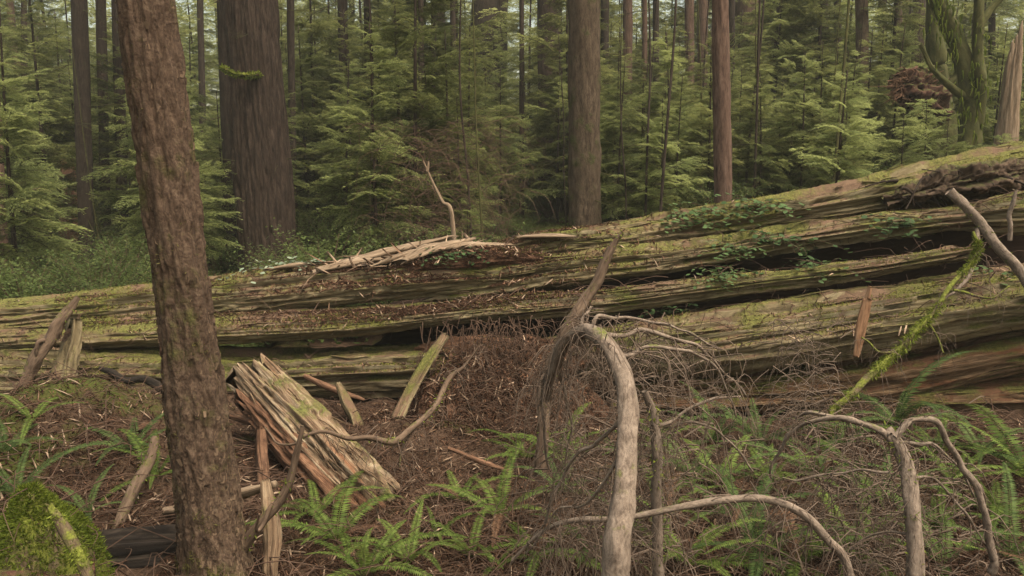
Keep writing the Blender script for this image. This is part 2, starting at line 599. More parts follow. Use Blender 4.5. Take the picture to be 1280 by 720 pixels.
slab('upper_slab', [(-260, 388, 425, 9.8, .5), (0, 376, 420, 9.75, .52), (200, 356, 404, 9.7, .52), (330, 340, 392, 9.65, .52), (450, 328, 380, 9.55, .52), (560, 322, 372, 9.45, .45),
                    (640, 330, 366, 9.4, .3), (700, 345, 362, 9.3, .15)], M['log'], 11, 84, 640, lab='rounded upper left slab of the log with moss and brown crumbs')
slab('middle_slab', [(-260, 412, 446, 9.4, .5), (0, 402, 438, 9.3, .52), (200, 392, 430, 9.2, .52), (330, 388, 425, 9.15, .52), (450, 384, 416, 9.05, .5), (560, 378, 402, 8.95, .42), (650, 368, 396, 8.85, .36),
                     (760, 362, 388, 8.7, .24), (900, 346, 370, 8.5, .18), (1050, 328, 352, 8.3, .16), (1195, 305, 328, 8.2, .15)], M['log'], 17, 76, 760,
     lab='litter-covered ledge above the long dark crack, narrowing to a thin beam on the right')
slab('lower_slab', [(-260, 442, 520, 9.3, .55), (0, 434, 508, 9.0, .55), (200, 432, 510, 8.9, .55), (330, 436, 506, 8.85, .45), (450, 428, 505, 8.8, .42), (560, 424, 498, 8.75, .45), (640, 422, 480, 8.8, .45),
                    (720, 412, 462, 8.6, .45), (830, 395, 470, 8.4, .5), (950, 377, 462, 8.3, .52), (1060, 360, 446, 8.2, .52), (1280, 328, 408, 8.0, .55), (1500, 300, 385, 7.8, .55)], M['log'], 23, 84, 860,
     lab='broad lower slab with moss and long horizontal cracks')
slab('bottom_slab', [(780, 476, 512, 8.5, .35), (850, 466, 512, 8.4, .4), (950, 458, 512, 8.35, .45), (1060, 442, 506, 8.3, .5), (1280, 404, 462, 8.1, .5), (1500, 380, 450, 7.9, .5)], M['log_bare'], 37, 72, 480)
slab('bottom_slab', [(1020, 482, 520, 8.3, .4), (1150, 464, 524, 8.2, .45), (1280, 458, 520, 8.1, .5), (1500, 440, 520, 7.9, .5)], M['log_bare'], 41, 72, 360,
     lab='reddish bare slab along the foot of the log')
slab('back_slab', [(540, 330, 384, 9.4, .35), (620, 322, 374, 9.35, .38), (700, 312, 360, 9.3, .38), (850, 302, 338, 9.3, .36), (1000, 278, 313, 9.25, .36), (1100, 264, 298, 9.15, .36), (1200, 256, 286, 9.0, .36),
                   (1280, 236, 292, 8.8, .42), (1500, 205, 270, 8.7, .45)], M['log'], 53, 72, 640, lab='mossy middle slab above the dark hollow')
slab('top_slab', [(570, 322, 345, 9.7, .3), (660, 290, 330, 9.8, .4), (760, 275, 322, 9.85, .44), (850, 262, 310, 9.9, .46), (960, 246, 292, 9.9, .46), (1060, 227, 276, 9.9, .46), (1150, 202, 262, 9.9, .5),
                  (1240, 180, 250, 9.9, .55), (1350, 160, 240, 9.9, .6), (1500, 150, 230, 9.9, .55)], M['log'], 67, 72, 640, lab='topmost rounded slab covered with green moss')
slab('gap_shade_core', [(480, 370, 470, 10.2, .4), (700, 345, 480, 10.3, .45), (1000, 300, 480, 10.3, .5), (1280, 255, 480, 10.3, .6), (1500, 240, 480, 10.3, .7)], M['core'], 71, 36, 200, land=False)  # inner body added behind the slabs to block light through the gaps

# crumbled heap among the planks, and the red rotten face of the broken middle
def blob(name, pts, rad, rad2, mat, seed, lab=None):
    mb = MB()
    sweep(mb, np.array([P(*p) for p in pts]) - LOGO, rad, 70, 240,
          lambda v, S, A: np.mean(rad) * (.45 * fbm(np.stack([S * 3 + seed, np.cos(A) * 2, np.sin(A) * 2], -1), 5, seed, .6)
                                          - .35 * (1 - np.abs(fbm(np.stack([S * 4 + seed, np.cos(A) * 5, np.sin(A) * 5], -1), 3, seed + 1))) ** 6), rad2=rad2)
    v, q, _, _ = mb.arrays()
    SURF.append((v + LOGO, q))
    o = mb.build(name, mat, log)
    if lab:
        o['label'] = lab


blob('crumbled_heap', [(420, 352, 9.45), (480, 340, 9.4), (550, 326, 9.3), (610, 322, 9.3), (680, 322, 9.2)], [.02, .07, .13, .13, .03], [.1, .2, .26, .24, .1], M['debris'], 5, 'ragged brown heap of splinters on top of the log')
blob('rotten_face', [(520, 440, 8.75), (570, 445, 8.62), (630, 450, 8.5), (690, 448, 8.4), (760, 440, 8.35)], [.03, .17, .22, .18, .03], [.05, .18, .22, .2, .05], M['chunk_red'], 9, 'red-brown rotten face of the broken middle')

# the tangle of roots at the right of the top slab
mb = MB()
r = random.Random(3)
for k in range(34):
    px, py = r.uniform(1120, 1290), 0
    py = 218 + (px - 1120) * -.02 + r.uniform(0, 34)
    a = P(px, py, 9.25 + r.uniform(-.15, .25)) - LOGO
    pts = [a]
    d = np.array([r.uniform(-1, .9), r.uniform(-.3, .2), r.uniform(-.35, .45)])
    for i in range(4):
        pts.append(pts[-1] + d * r.uniform(.06, .16))
        d = d + np.array([r.uniform(-.5, .5), r.uniform(-.3, .3), r.uniform(-.6, .3)])
    w = r.uniform(.006, .028)
    sweep(mb, pts, np.linspace(w, w * .3, 5), 5, 12)
rt = mb.build('root_tangle', M['bark_dark'], log)
mb = MB()
sweep(mb, np.array([P(1105, 252, 9.4), P(1160, 238, 9.35), P(1215, 226, 9.3), P(1262, 218, 9.3), P(1330, 212, 9.3)]) - LOGO, [.04, .11, .15, .14, .06], 60, 220, rad2=[.05, .2, .25, .25, .1], disp=
      lambda v, S, A: .10 * fbm(np.stack([S * 3, np.cos(A) * 2, np.sin(A) * 2], -1), 5, 71, .6) - .05 * (1 - np.abs(fbm(np.stack([S * 5, np.cos(A) * 4, np.sin(A) * 4], -1), 3, 72))) ** 5)
mb.build('rotten_root_mass', M['char_brown'], log)

# stringy debris hanging on the broken middle of the log
mb = MB()
for k in range(520):
    px, py = r.gauss(630, 55), r.uniform(395, 530)
    if px < 520 or px > 760:
        continue
    a = P(px, py, 8.35 + (px - 630) * -.001 - (py - 400) * .0035 + r.uniform(-.08, .12)) - LOGO
    L_ = r.uniform(.08, .4)
    dx = r.uniform(-.5, .5)
    pts = [a, a + np.array([dx * L_ * .5, -.03, -.35 * L_ + r.uniform(-.1, .1)]), a + np.array([dx * L_, -.05 - r.random() * .08, -.8 * L_])]
    sweep(mb, pts, [.006, .005, .002], 4, 5, caps=False)
mb.build('bark_strings', M['twig_brown'], log)['kind'] = 'stuff'


# ------------------------------------------------------------------ BVH for dropping things
def make_bvh():
    vs, fs, n = [], [], 0
    for v, q in SURF:
        vs.append(v)
        fs.append(q + n)
        n += len(v)
    return BVHTree.FromPolygons(np.concatenate(vs).tolist(), np.concatenate(fs).tolist())


# a pile of red-brown debris under the broken middle
def mound(name, c, rx, ry, h, mat, seed, parent=None, n=70, amp=.25, rough=5., loc=(0, 0, 0)):
    u = np.linspace(-1.25, 1.25, n)
    A, B = np.meshgrid(u, u)
    rr = np.sqrt(A ** 2 + B ** 2)
    X = c[0] + A * rx
    Yy = c[1] + B * ry
    prof = np.clip(1 - rr ** 2, -.6, 1)
    Zz = gh(X, Yy) + h * prof * (1 + .0 * rr) + amp * h * fbm(np.stack([X * rough, Yy * rough, 0 * X], -1), 5, seed) * sst(1.25, .6, rr) - .02
    mb = MB()
    V = np.stack([X, Yy, Zz], -1).reshape(-1, 3)
    uvx = np.stack([X, Yy], -1).reshape(-1, 2)
    q = gridquads(n, n, False)
    mb.add(V - np.array(loc), q, uvx[q])
    SURF.append((V, q))
    return mb.build(name, mat, parent, loc=None if parent else loc)


g0 = P(628, 520, 8.0)
tag(mound('debris_pile', (g0[0], 8.15), 1.15, .6, .52, M['debris'], 3, n=130, amp=.28, rough=4.5, loc=(g0[0], 8.15, 0)),
    'heap of crumbled red-brown rotten wood against the broken middle of the log', 'debris pile')
mb_ = tag(mound('moss_mound', (-2.86, 4.5), .40, .42, .62, M['stick_moss'], 8, n=90, amp=.16, rough=5., loc=(-2.86, 4.5, 0)),
          'bright green moss hummock at the lower left corner', 'moss mound')

bvh = make_bvh()


def drop(x, y, z0=6.):
    h = bvh.ray_cast(Vector((x, y, z0)), Vector((0, 0, -1)))
    if h[0] is not None and h[1].z < 0:
        return h[0], -h[1]
    return (h[0], h[1]) if h[0] is not None else (Vector((x, y, ghf(x, y))), Vector((0, 0, 1)))


# moss tufts as real blades on the mound and on tops of the log
def blades(mb, pts, nrm, ln, w, rng, tilt=.6):
    n = len(pts)
    pts = np.asarray(pts)
    nrm = np.asarray(nrm)
    d = nrm + rng.normal(0, tilt, (n, 3))
    d /= np.linalg.norm(d, axis=1)[:, None]
    s = np.cross(d, rng.normal(0, 1, (n, 3)))
    s /= np.linalg.norm(s, axis=1)[:, None] + 1e-9
    L_ = (ln * rng.uniform(.5, 1.3, n))[:, None]
    W = w * .5
    V = np.stack([pts - d * .005, pts + d * L_ * .5 + s * W, pts + d * L_, pts + d * L_ * .5 - s * W], 1).reshape(-1, 3)
    mb.add(V, np.arange(n * 4).reshape(-1, 4))


rng = np.random.default_rng(5)
pts, nr = [], []
for k in range(16000):
    x, y = -2.86 + rng.normal(0, .22), 4.5 + rng.normal(0, .22)
    if (x + 2.86) ** 2 / .17 + (y - 4.5) ** 2 / .18 > 1:
        continue
    h, n_ = drop(x, y)
    pts.append(h)
    nr.append(n_)
mb = MB()
blades(mb, np.array(pts) - np.array([-2.86, 4.5, 0]), nr, .035, .008, rng)
mb.build('moss_cover', M['moss'], mb_)

# moss patches on log tops
mb = MB()
pts, nr = [], []
_Y = rng.uniform(7.3, 10.4, 110000)
_X = (rng.uniform(-60, 1340, 110000) - 640) / 1000 * _Y
_k = fbm(np.stack([_X * 1.1, _Y * 3, 0 * _X + 4], -1), 4, 88) > .30
for x, Yy in zip(_X[_k], _Y[_k]):
    h, n_ = drop(x, Yy)
    if h.z < ghf(x, Yy) + .3 or n_.z < .25:
        continue
    pts.append(h)
    nr.append(n_)
blades(mb, np.array(pts) - LOGO, nr, .028, .008, rng, .7)
o = mb.build('moss_cover', leaf_mat('log_moss', (.07, .078, .014), (.16, .165, .035), .3, 3), log)


# ------------------------------------------------------------------ litter (countless slivers)
def slivers(mb, n, fx, ln, w, rng, lift=.01, th=.35, tilt=.25):
    C_, D, U = [], [], []
    while len(C_) < n:
        x, y = fx(rng)
        if x < -2.2 and y < 5.05:
            continue
        h, nn = drop(x, y)
        if nn.z < .15:
            continue
        nn = np.array(nn)
        d = rng.normal(0, 1, 3)
        d = d - nn * np.dot(d, nn)
        d = d / (np.linalg.norm(d) + 1e-6) + nn * rng.normal(0, tilt)
        C_.append(np.array(h) + nn * lift)
        D.append(d / np.linalg.norm(d))
        U.append(nn)
    C_, D, U = map(np.array, (C_, D, U))
    S = np.cross(D, U)
    S /= np.linalg.norm(S, axis=1)[:, None] + 1e-9
    U = np.cross(S, D)
    L_ = (ln * rng.uniform(.35, 1.3, n) ** 1.3)[:, None] * .5
    W = (w * rng.uniform(.4, 1.4, n))[:, None] * .5
    T = W * th
    bend = U * L_ * rng.normal(0, .12, n)[:, None]
    c = C_
    vs = [c - D * L_ - S * W * .5, c - D * L_ + S * W * .7, c + S * W + bend + U * T, c - S * W + bend + U * T, c + D * L_ * .9 + S * W * .2, c + D * L_ - S * W * .3,
          c + bend - U * T * 1.5]
    V = np.stack(vs, 1).reshape(-1, 3)
    b = np.arange(n)[:, None] * 7
    q = np.concatenate([b + [0, 1, 2, 3], b + [3, 2, 4, 5], b + [1, 0, 6, 2], b + [0, 3, 5, 6], b + [2, 6, 5, 4]])
    mb.add(V, q)


def area_fore(rng):
    py = rng.uniform(480, 760)
    px = rng.uniform(-60, 1340)
    z = .05
    dep = TH + math.atan((py - 360) / F)
    Yy = min((CAM_Z - z) / math.tan(dep), 9.5)
    return (px - 640) / 1000 * Yy * 1.04, Yy + rng.normal(0, .15)


def area_log(rng):
    Yy = rng.uniform(8.3, 10.3)
    return (rng.uniform(-60, 1340) - 640) / 1000 * Yy, Yy


def area_logmid(rng):
    Yy = rng.uniform(8.6, 10.0)
    return (rng.normal(560, 110) - 640) / 1000 * Yy, Yy


def area_logtop(rng):
    Yy = rng.uniform(8.9, 9.8)
    return (rng.uniform(60, 640) - 640) / 1000 * Yy, Yy


mb = MB()
slivers(mb, 44000, area_fore, .06, .009, rng, tilt=.45)
slivers(mb, 7000, area_log, .06, .007, rng)
slivers(mb, 22000, area_logmid, .08, .011, rng, tilt=.35)
slivers(mb, 9000, lambda q: (q.normal(g0[0], .55), q.normal(7.95, .3)), .10, .010, rng, .015, tilt=.6)
slivers(mb, 5000, area_logtop, .08, .010, rng, tilt=.3)
tag(mb.build('needle_litter', M['litter'], smooth=False), 'red-brown needles and bark crumbs strewn over the ground and log', 'forest litter', kind='stuff')
mb = MB()
slivers(mb, 2600, area_fore, .13, .014, rng, .02, tilt=.4)
slivers(mb, 120, area_log, .12, .014, rng, .01)
slivers(mb, 260, lambda q: (q.normal(g0[0], .5), q.normal(7.9, .3)), .2, .018, rng, .02, tilt=.5)
slivers(mb, 420, area_logmid, .15, .018, rng, .02, tilt=.3)
slivers(mb, 170, lambda q: ((q.normal(515, 48) - 640) / 1000 * 9.5, q.uniform(9.15, 9.85)), .50, .035, rng, .04, tilt=.2)
tag(mb.build('wood_chips', M['litter_pale'], smooth=False), 'pale splintered wood chips scattered among the brown litter', 'wood chips', kind='stuff')
mb = MB()
for k in range(2600):   # thin fallen twigs
    x, y = area_fore(rng)
    h, nn = drop(x, y)
    a = rng.uniform(0, 2 * PI)
    L_ = rng.uniform(.15, .7)
    p0 = np.array(h) + [0, 0, .01 + rng.random() * .05]
    e = np.array([math.cos(a), math.sin(a), rng.normal(0, .15)]) * L_
    mid = p0 + e * .5 + rng.normal(0, .05, 3) + [0, 0, .05]
    w = rng.uniform(.002, .006)
    sweep(mb, [p0, mid, p0 + e], [w, w * .8, w * .3], 4, 6, caps=False)
tag(mb.build('fallen_twigs', M['twig_brown']), 'thin dead twigs strewn over the forest floor before the log', 'twigs', kind='stuff')


# ------------------------------------------------------------------ trees
def branch_proto(seed, fine=1.):
    """unit-length hemlock spray in the XY plane pointing +X; returns leaf quads V(n,4,3) and twig polylines"""
    r = np.random.default_rng(seed)
    leaves, twigs = [], []
    nl = int(17 * fine)
    droop = r.uniform(.06, .24)

    def axis_pt(t):
        return np.array([t, .07 * math.sin(t * 4 + seed), .10 * t - droop * t * t + .02 * math.sin(t * 9 + seed)])
    twigs.append(np.array([axis_pt(t) for t in np.linspace(0, 1, 6)]))
    for i in range(nl):
        t = .14 + .84 * (i + r.uniform(-.3, .3)) / nl
        for sd in (-1, 1):
            if r.random() < .2:
                continue
            ll = (.42 * (1 - t) ** .8 + .08) * r.uniform(.4, 1.25) * min(1, .35 + t * 2)
            an = r.uniform(.75, 1.15)
            d = np.array([math.cos(an), sd * math.sin(an), r.uniform(-.22, .05)])
            p0 = axis_pt(t)
            nn = max(3, int(ll / .021))
            k = (np.arange(nn) + .5) / nn
            sag = -.22 * ll * k ** 2
            cp = p0 + d * (k * ll)[:, None]
            cp[:, 2] += sag
            for s2 in (-1, 1):
                a2 = an * sd + s2 * r.uniform(.5, 1.05, nn)
                lf = (.036 + .055 * (1 - k) * min(1, ll / .25)) * r.uniform(.6, 1.3, nn)
                dd = np.stack([np.cos(a2), np.sin(a2), r.uniform(-.35, .12, nn)], -1)
                pp = np.stack([-dd[:, 1], dd[:, 0], r.uniform(-.5, .5, nn)], -1) * .0085
                V = np.stack([cp, cp + dd * (lf * .5)[:, None] + pp, cp + dd * lf[:, None], cp + dd * (lf * .5)[:, None] - pp], 1)
                leaves.append(V)
            e = p0 + d * ll
            e[2] -= .22 * ll
            twigs.append(np.array([p0, p0 + d * ll * .5 - [0, 0, .05 * ll], e]))
    return np.concatenate(leaves), twigs


BP = [branch_proto(100 + i) for i in range(7)]
BPS = [branch_proto(200 + i, .6) for i in range(3)]


def put_branch(mbl, mbt, bp, pos, az, pitch, L_, roll=0., tw=.006, tmi=0):
    ca, sa, cp, sp = math.cos(az), math.sin(az), math.cos(pitch), math.sin(pitch)
    R = np.array([[ca, -sa, 0], [sa, ca, 0], [0, 0, 1]]) @ np.array([[cp, 0, -sp], [0, 1, 0], [sp, 0, cp]]) @ \
        np.array([[1, 0, 0], [0, math.cos(roll), -math.sin(roll)], [0, math.sin(roll), math.cos(roll)]])
    V = bp[0] @ R.T * L_ + pos
    mbl.add(V.reshape(-1, 3), np.arange(len(V) * 4).reshape(-1, 4))
    for i, t in enumerate(bp[1]):
        if i > 0 and i % 3:
            continue
        w = tw * L_ if i == 0 else tw * .3 * L_
        sweep(mbt, t @ R.T * L_ + pos, np.linspace(w, w * .3, len(t)), 3, len(t), caps=False)


def bare_twigs(mb, pos, az, L_, r, w=.006, n=5, up=0.):
    d = np.array([math.cos(az), math.sin(az), up])
    k1 = pos + d * L_ * .5 + np.array([r.uniform(-.1, .1), r.uniform(-.1, .1), r.uniform(-.1, .05)]) * L_
    e = pos + d * L_ + np.array([0, 0, r.uniform(-.35, .05) * L_])
    sweep(mb, [pos, k1, e], [w, w * .7, w * .25], 4, 7, caps=False)
    for i in range(n):
        t = r.uniform(.25, .95)
        p = pos * (1 - t) ** 2 + 2 * k1 * t * (1 - t) + e * t * t
        a2 = az + r.choice([-1, 1]) * r.uniform(.4, 1.2)
        l2 = L_ * r.uniform(.15, .45) * (1.1 - t * .5)
        dd = np.array([math.cos(a2), math.sin(a2), r.uniform(-.5, .25)])
        sweep(mb, [p, p + dd * l2 * .6, p + dd * l2 + np.array([0, 0, -.12 * l2])], [w * .45, w * .35, w * .15], 3, 4, caps=False)


def sapling_meshes(seed, h, base_frac, dens, mat_leaf, maxL):
    r = random.Random(seed)
    mt, ml, md, mw = MB(), MB(), MB(), MB()
    lean = [r.uniform(-.25, .25), r.uniform(-.25, .25)]
    path = [np.array([lean[0] * t * t * h * .12, lean[1] * t * t * h * .12, t * h - .25 * (t == 0)]) for t in np.linspace(0, 1, 7)]
    sweep(mt, path, np.linspace(.0095 * h, .002 * h, 7), 7, 24)
    path = resample(path, 50)
    nb = int(dens * h)
    for i in range(nb):
        f = base_frac + (1 - base_frac) * (i + r.random()) / nb
        pos = path[min(49, int(f * 49))]
        g = (1 - (f - base_frac) / (1 - base_frac))
        L_ = (.22 + maxL * g ** .7) * r.uniform(.6, 1.12)
        put_branch(ml, mw, BP[r.randrange(7)], pos, r.uniform(0, 2 * PI), r.gauss(.02, .2) + .35 * (1 - g), L_ * r.uniform(.55, 1.15), r.gauss(0, .3))
    for i in range(int(h * 5)):
        f = r.uniform(.04, base_frac + .22)
        pos = path[min(49, int(f * 49))]
        bare_twigs(md, pos, r.uniform(0, 2 * PI), r.uniform(.3, 1.0) * maxL * .7, r, .005, 7, r.uniform(-.2, .2))
    return (mt.mesh('trunk', M['bark_dark']), ml.mesh('crown', mat_leaf, False), md.mesh('dead_twigs', M['twig_brown']), mw.mesh('branches', M['bark_dark']))


SAP = [sapling_meshes(1, 7.5, .20, 13, M['hem'], 2.1), sapling_meshes(2, 6.0, .26, 14, M['hem'], 1.8), sapling_meshes(3, 8.5, .18, 12, M['hem_dark'], 2.2),
       sapling_meshes(4, 5.0, .2, 15, M['hem'], 1.6), sapling_meshes(5, 9.0, .25, 12, M['hem_dark'], 2.1), sapling_meshes(6, 2.3, .12, 22, M['hem'], 1.0)]


def part(name, me, parent, loc=None, sc=None, rz=None):
    o = bpy.data.objects.new(name, me)
    COL.objects.link(o)
    o.parent = parent
    if loc is not None:
        o.location = loc
    if sc is not None:
        o.scale = sc if isinstance(sc, (tuple, list)) else (sc, sc, sc)
    if rz is not None:
        o.rotation_euler = (0, 0, rz)
    return o


# branch whorls for the tall trees: a big high crown
def crown_mesh(seed, h0, h1, nb, maxL, leaf):
    r = random.Random(seed)
    ml, mw = MB(), MB()
    for i in range(nb):
        f = (i + r.random()) / nb
        z = h0 + (h1 - h0) * f
        L_ = maxL * (1 - f * .7) * r.uniform(.6, 1.1)
        put_branch(ml, mw, BP[r.randrange(5)], np.array([0, 0, z]), r.uniform(0, 2 * PI), r.uniform(-.35, .05), L_, r.uniform(-.3, .3), .009)
    return ml.mesh('crown', leaf, False), mw.mesh('branches', M['bark_dark'])


CROWN = [crown_mesh(31, 13, 22, 44, 3.6, M['hem_dark']), crown_mesh(32, 12, 21, 44, 3.2, M['hem']), crown_mesh(33, 11, 20, 40, 3.0, M['hem'])]


def tree(name, label, cat, px0, y0, px1, y1, Y, w0, w1, mat, crown=0, n=20, m=60, disp=None, flare=.35, group=None, H=21., twigs=0, twm='twig_moss', sc=1.):
    """trunk whose axis passes pixels (px0,y0) up high and (px1,y1) low, at distance Y; w in pixels"""
    a, b = P(px0, y0, Y), P(px1, y1, Y)
    d = (a - b) / (a[2] - b[2])
    gz = ghf(b[0], Y)
    base = b + d * (gz - b[2])
    base[2] = gz
    t = empty(name, base, label, cat, group)
    k = math.hypot(Y, 0) / F
    rt, rb = w0 * k / 2, w1 * k / 2
    zt = a[2] - gz
    zs = np.array([-.4, 0, .18, .5, 1.1, max(2.2, zt), H])
    slope = (rb - rt) / max(zt, 1)
    rr = np.maximum(rb - slope * zs, .25 * rb)
    rr[0] *= 1 + flare * 1.4
    rr[1] *= 1 + flare
    rr[2] *= 1 + flare * .55
    rr[3] *= 1 + flare * .18
    mb = MB()
    sd = int(abs(px0) * 7 + Y * 13) % 997
    if disp is None:
        def disp(v, S, A):
            return rb * (.12 * fbm(np.stack([S * .8 + sd, np.cos(A) * 1.4, np.sin(A) * 1.4], -1), 3, sd)
                         + .06 * fbm(np.stack([S * 3 + sd, np.cos(A) * 5, np.sin(A) * 5], -1), 2, sd + 4))
    sweep(mb, [np.array([d[0] * z, d[1] * z, z]) for z in zs], rr, n, m, disp)
    trunk = mb.build('trunk', mat, t)
    if twigs:
        mt = MB()
        r = random.Random(sd)
        for i in range(twigs):
            z = r.uniform(.8, 8.5)
            az = r.uniform(0, 2 * PI)
            p = np.array([d[0] * z, d[1] * z, z])
            bare_twigs(mt, p, az, r.uniform(.5, 2.2), r, .011, 9, r.uniform(-.35, .25))
        mt.build('dead_branches', M[twm], trunk)['kind'] = 'stuff'
    if crown is not None:
        c = CROWN[crown % 3]
        part('branches', c[1], part('crown', c[0], t, (d[0] * 12, d[1] * 12, 0), (sc, sc, 1), sd))
    return t


# --- the leaning tree in the left foreground
def near_disp(v, S, A):
    cs, sn = np.cos(A), np.sin(A)
    d = .016 * fbm(np.stack([S * .9, cs * 1.2, sn * 1.2], -1), 3, 2)
    q = np.stack([S * 4.5, cs * 6.5, sn * 6.5], -1)
    d = d + .010 * fbm(q, 4, 5)
    pl = vn(np.stack([S * 9, cs * 9, sn * 9], -1), 12)
    d = d + .011 * sst(-.1, .1, pl) + .004 * vn(np.stack([S * 30, cs * 26, sn * 26], -1), 14)
    # buttress roots near the base
    d = d + np.exp(-np.clip(S - .3, 0, 9) / .28) * .07 * (np.cos(A * 3 + .7) * .5 + .25 * np.cos(A * 5))
    return d


near = tree('conifer_tree', 'leaning brown-barked tree with moss flecks standing closest at left before the log', 'tree', 182, 0, 270, 700, 4.65, 61, 74,
            M['bark_near'], crown=None, n=150, m=900, disp=near_disp, flare=.25, H=13)
# loose flakes of bark
mb = MB()
tr_ = near.children[0].data
_c = np.zeros(len(tr_.vertices) * 3)
tr_.vertices.foreach_get('co', _c)
_c = _c.reshape(-1, 3)
_n = np.zeros(len(tr_.vertices) * 3)
tr_.vertices.foreach_get('normal', _n)
_n = _n.reshape(-1, 3)
_r = np.random.default_rng(2)
for i in _r.choice(np.where(_c[:, 2] < 3.7)[0], 3600, replace=False):
    n_ = _n[i]
    up_ = np.array([_r.normal(0, .25), _r.normal(0, .25), 1.])
    up_ -= n_ * np.dot(up_, n_)
    up_ /= np.linalg.norm(up_) + 1e-6
    sd_ = np.cross(up_, n_)
    h_, w_ = _r.uniform(.006, .026), _r.uniform(.004, .013)
    c_ = _c[i] + n_ * .002
    tip = n_ * _r.uniform(.001, .010)
    mb.add([c_ - up_ * h_ - sd_ * w_ * .7 - n_ * .004, c_ - up_ * h_ * 1.1 + sd_ * w_ * .8 + tip, c_ + up_ * h_ + sd_ * w_ + tip, c_ + up_ * h_ * .8 - sd_ * w_ - n_ * .003], [(0, 1, 2, 3)])
mb.build('bark_flakes', leaf_mat('bark_flake_brown', (.025, .017, .011), (.13, .09, .060), 0., 6, .9), near.children[0], False)['kind'] = 'stuff'
# its mossy lichen tufts
mb = MB()
rng2 = np.random.default_rng(3)
tr = near.children[0].data
co = np.zeros(len(tr.vertices) * 3)
tr.vertices.foreach_get('co', co)
co = co.reshape(-1, 3)
nn = np.zeros(len(tr.vertices) * 3)
tr.vertices.foreach_get('normal', nn)
nn = nn.reshape(-1, 3)
sel = np.where((co[:, 2] < 3.6) & (co[:, 2] > 0) & (fbm(co * 4.5, 4, 61) > .28))[0]
sel = rng2.choice(sel, min(9000, len(sel)))
blades(mb, co[sel], nn[sel], .020, .006, rng2, .8)
mb.build('moss_tufts', leaf_mat('bark_moss', (.045, .045, .012), (.11, .10, .030), .2, 5), near.children[0])['kind'] = 'stuff'


def thick_disp(v, S, A):
    cs, sn = np.cos(A), np.sin(A)
    d = .05 * fbm(np.stack([S * .35, cs * 1.3, sn * 1.3], -1), 3, 22)
    q = np.stack([S * 1.3, cs * 13, sn * 13], -1)
    q = np.stack([S * .9, cs * 9.5, sn * 9.5], -1)
    rr = 1 - np.abs(fbm(q, 2, 25))
    d = d - .085 * rr ** 3 + .03
    d = d + .01 * fbm(np.stack([S * 8, cs * 30, sn * 30], -1), 2, 27)
    d = d + np.exp(-S / .6) * .10 * np.cos(A * 4 + .4)
    return d


thick = tree('conifer_tree', 'thick dark trunk with deeply furrowed bark rising behind the left half of the log', 'tree', 312, 0, 336, 322, 19.5, 65, 69,
     M['bark_thick'], 0, n=150, m=500, disp=thick_disp, flare=.12, twigs=14)
# a moss-covered branch stub across its face
mb = MB()
q0 = np.array(thick.location)
pp = [P(324, 93, 18.85) - q0, P(310, 94, 18.7) - q0, P(292, 92, 18.6) - q0, P(278, 84, 18.55) - q0]
sweep(mb, pp, [.05, .06, .045, .02], 10, 30, lambda v, S, A: .02 * fbm(np.stack([S * 8, np.cos(A) * 2, np.sin(A) * 2], -1), 3, 4))
mst = mb.build('branch', M['stick_moss'], thick)
mb = MB()
_r = np.random.default_rng(4)
_q = resample(np.array(pp), 200)[_r.integers(0, 200, 700)]
_d = _r.normal(0, 1, (700, 3))
_d /= np.linalg.norm(_d, axis=1)[:, None]
blades(mb, _q + _d * .045, _d + [0, 0, -.4], .07, .03, _r, .5)
mb.build('moss_tufts', M['moss'], mst)['kind'] = 'stuff'
tree('conifer_tree', 'straight mossy trunk rising behind the middle of the log', 'tree', 730, 0, 731, 262, 16.5, 37, 40, M['bark_mossy'], 1, n=60, m=300, flare=.15,
     disp=lambda v, S, A: .02 * fbm(np.stack([S * 2, np.cos(A) * 3, np.sin(A) * 3], -1), 4, 4) + .012 * fbm(np.stack([S * 9, np.cos(A) * 10, np.sin(A) * 10], -1), 3, 6), twigs=8)
tree('conifer_tree', 'slim straight brown trunk rising behind the mossy top slab right of centre', 'tree', 900, 0, 904, 240, 13.2, 20, 23, M['bark_brown'], None, n=40, m=240, flare=.1,
     disp=lambda v, S, A: .010 * fbm(np.stack([S * 3, np.cos(A) * 3, np.sin(A) * 3], -1), 4, 4), H=14)
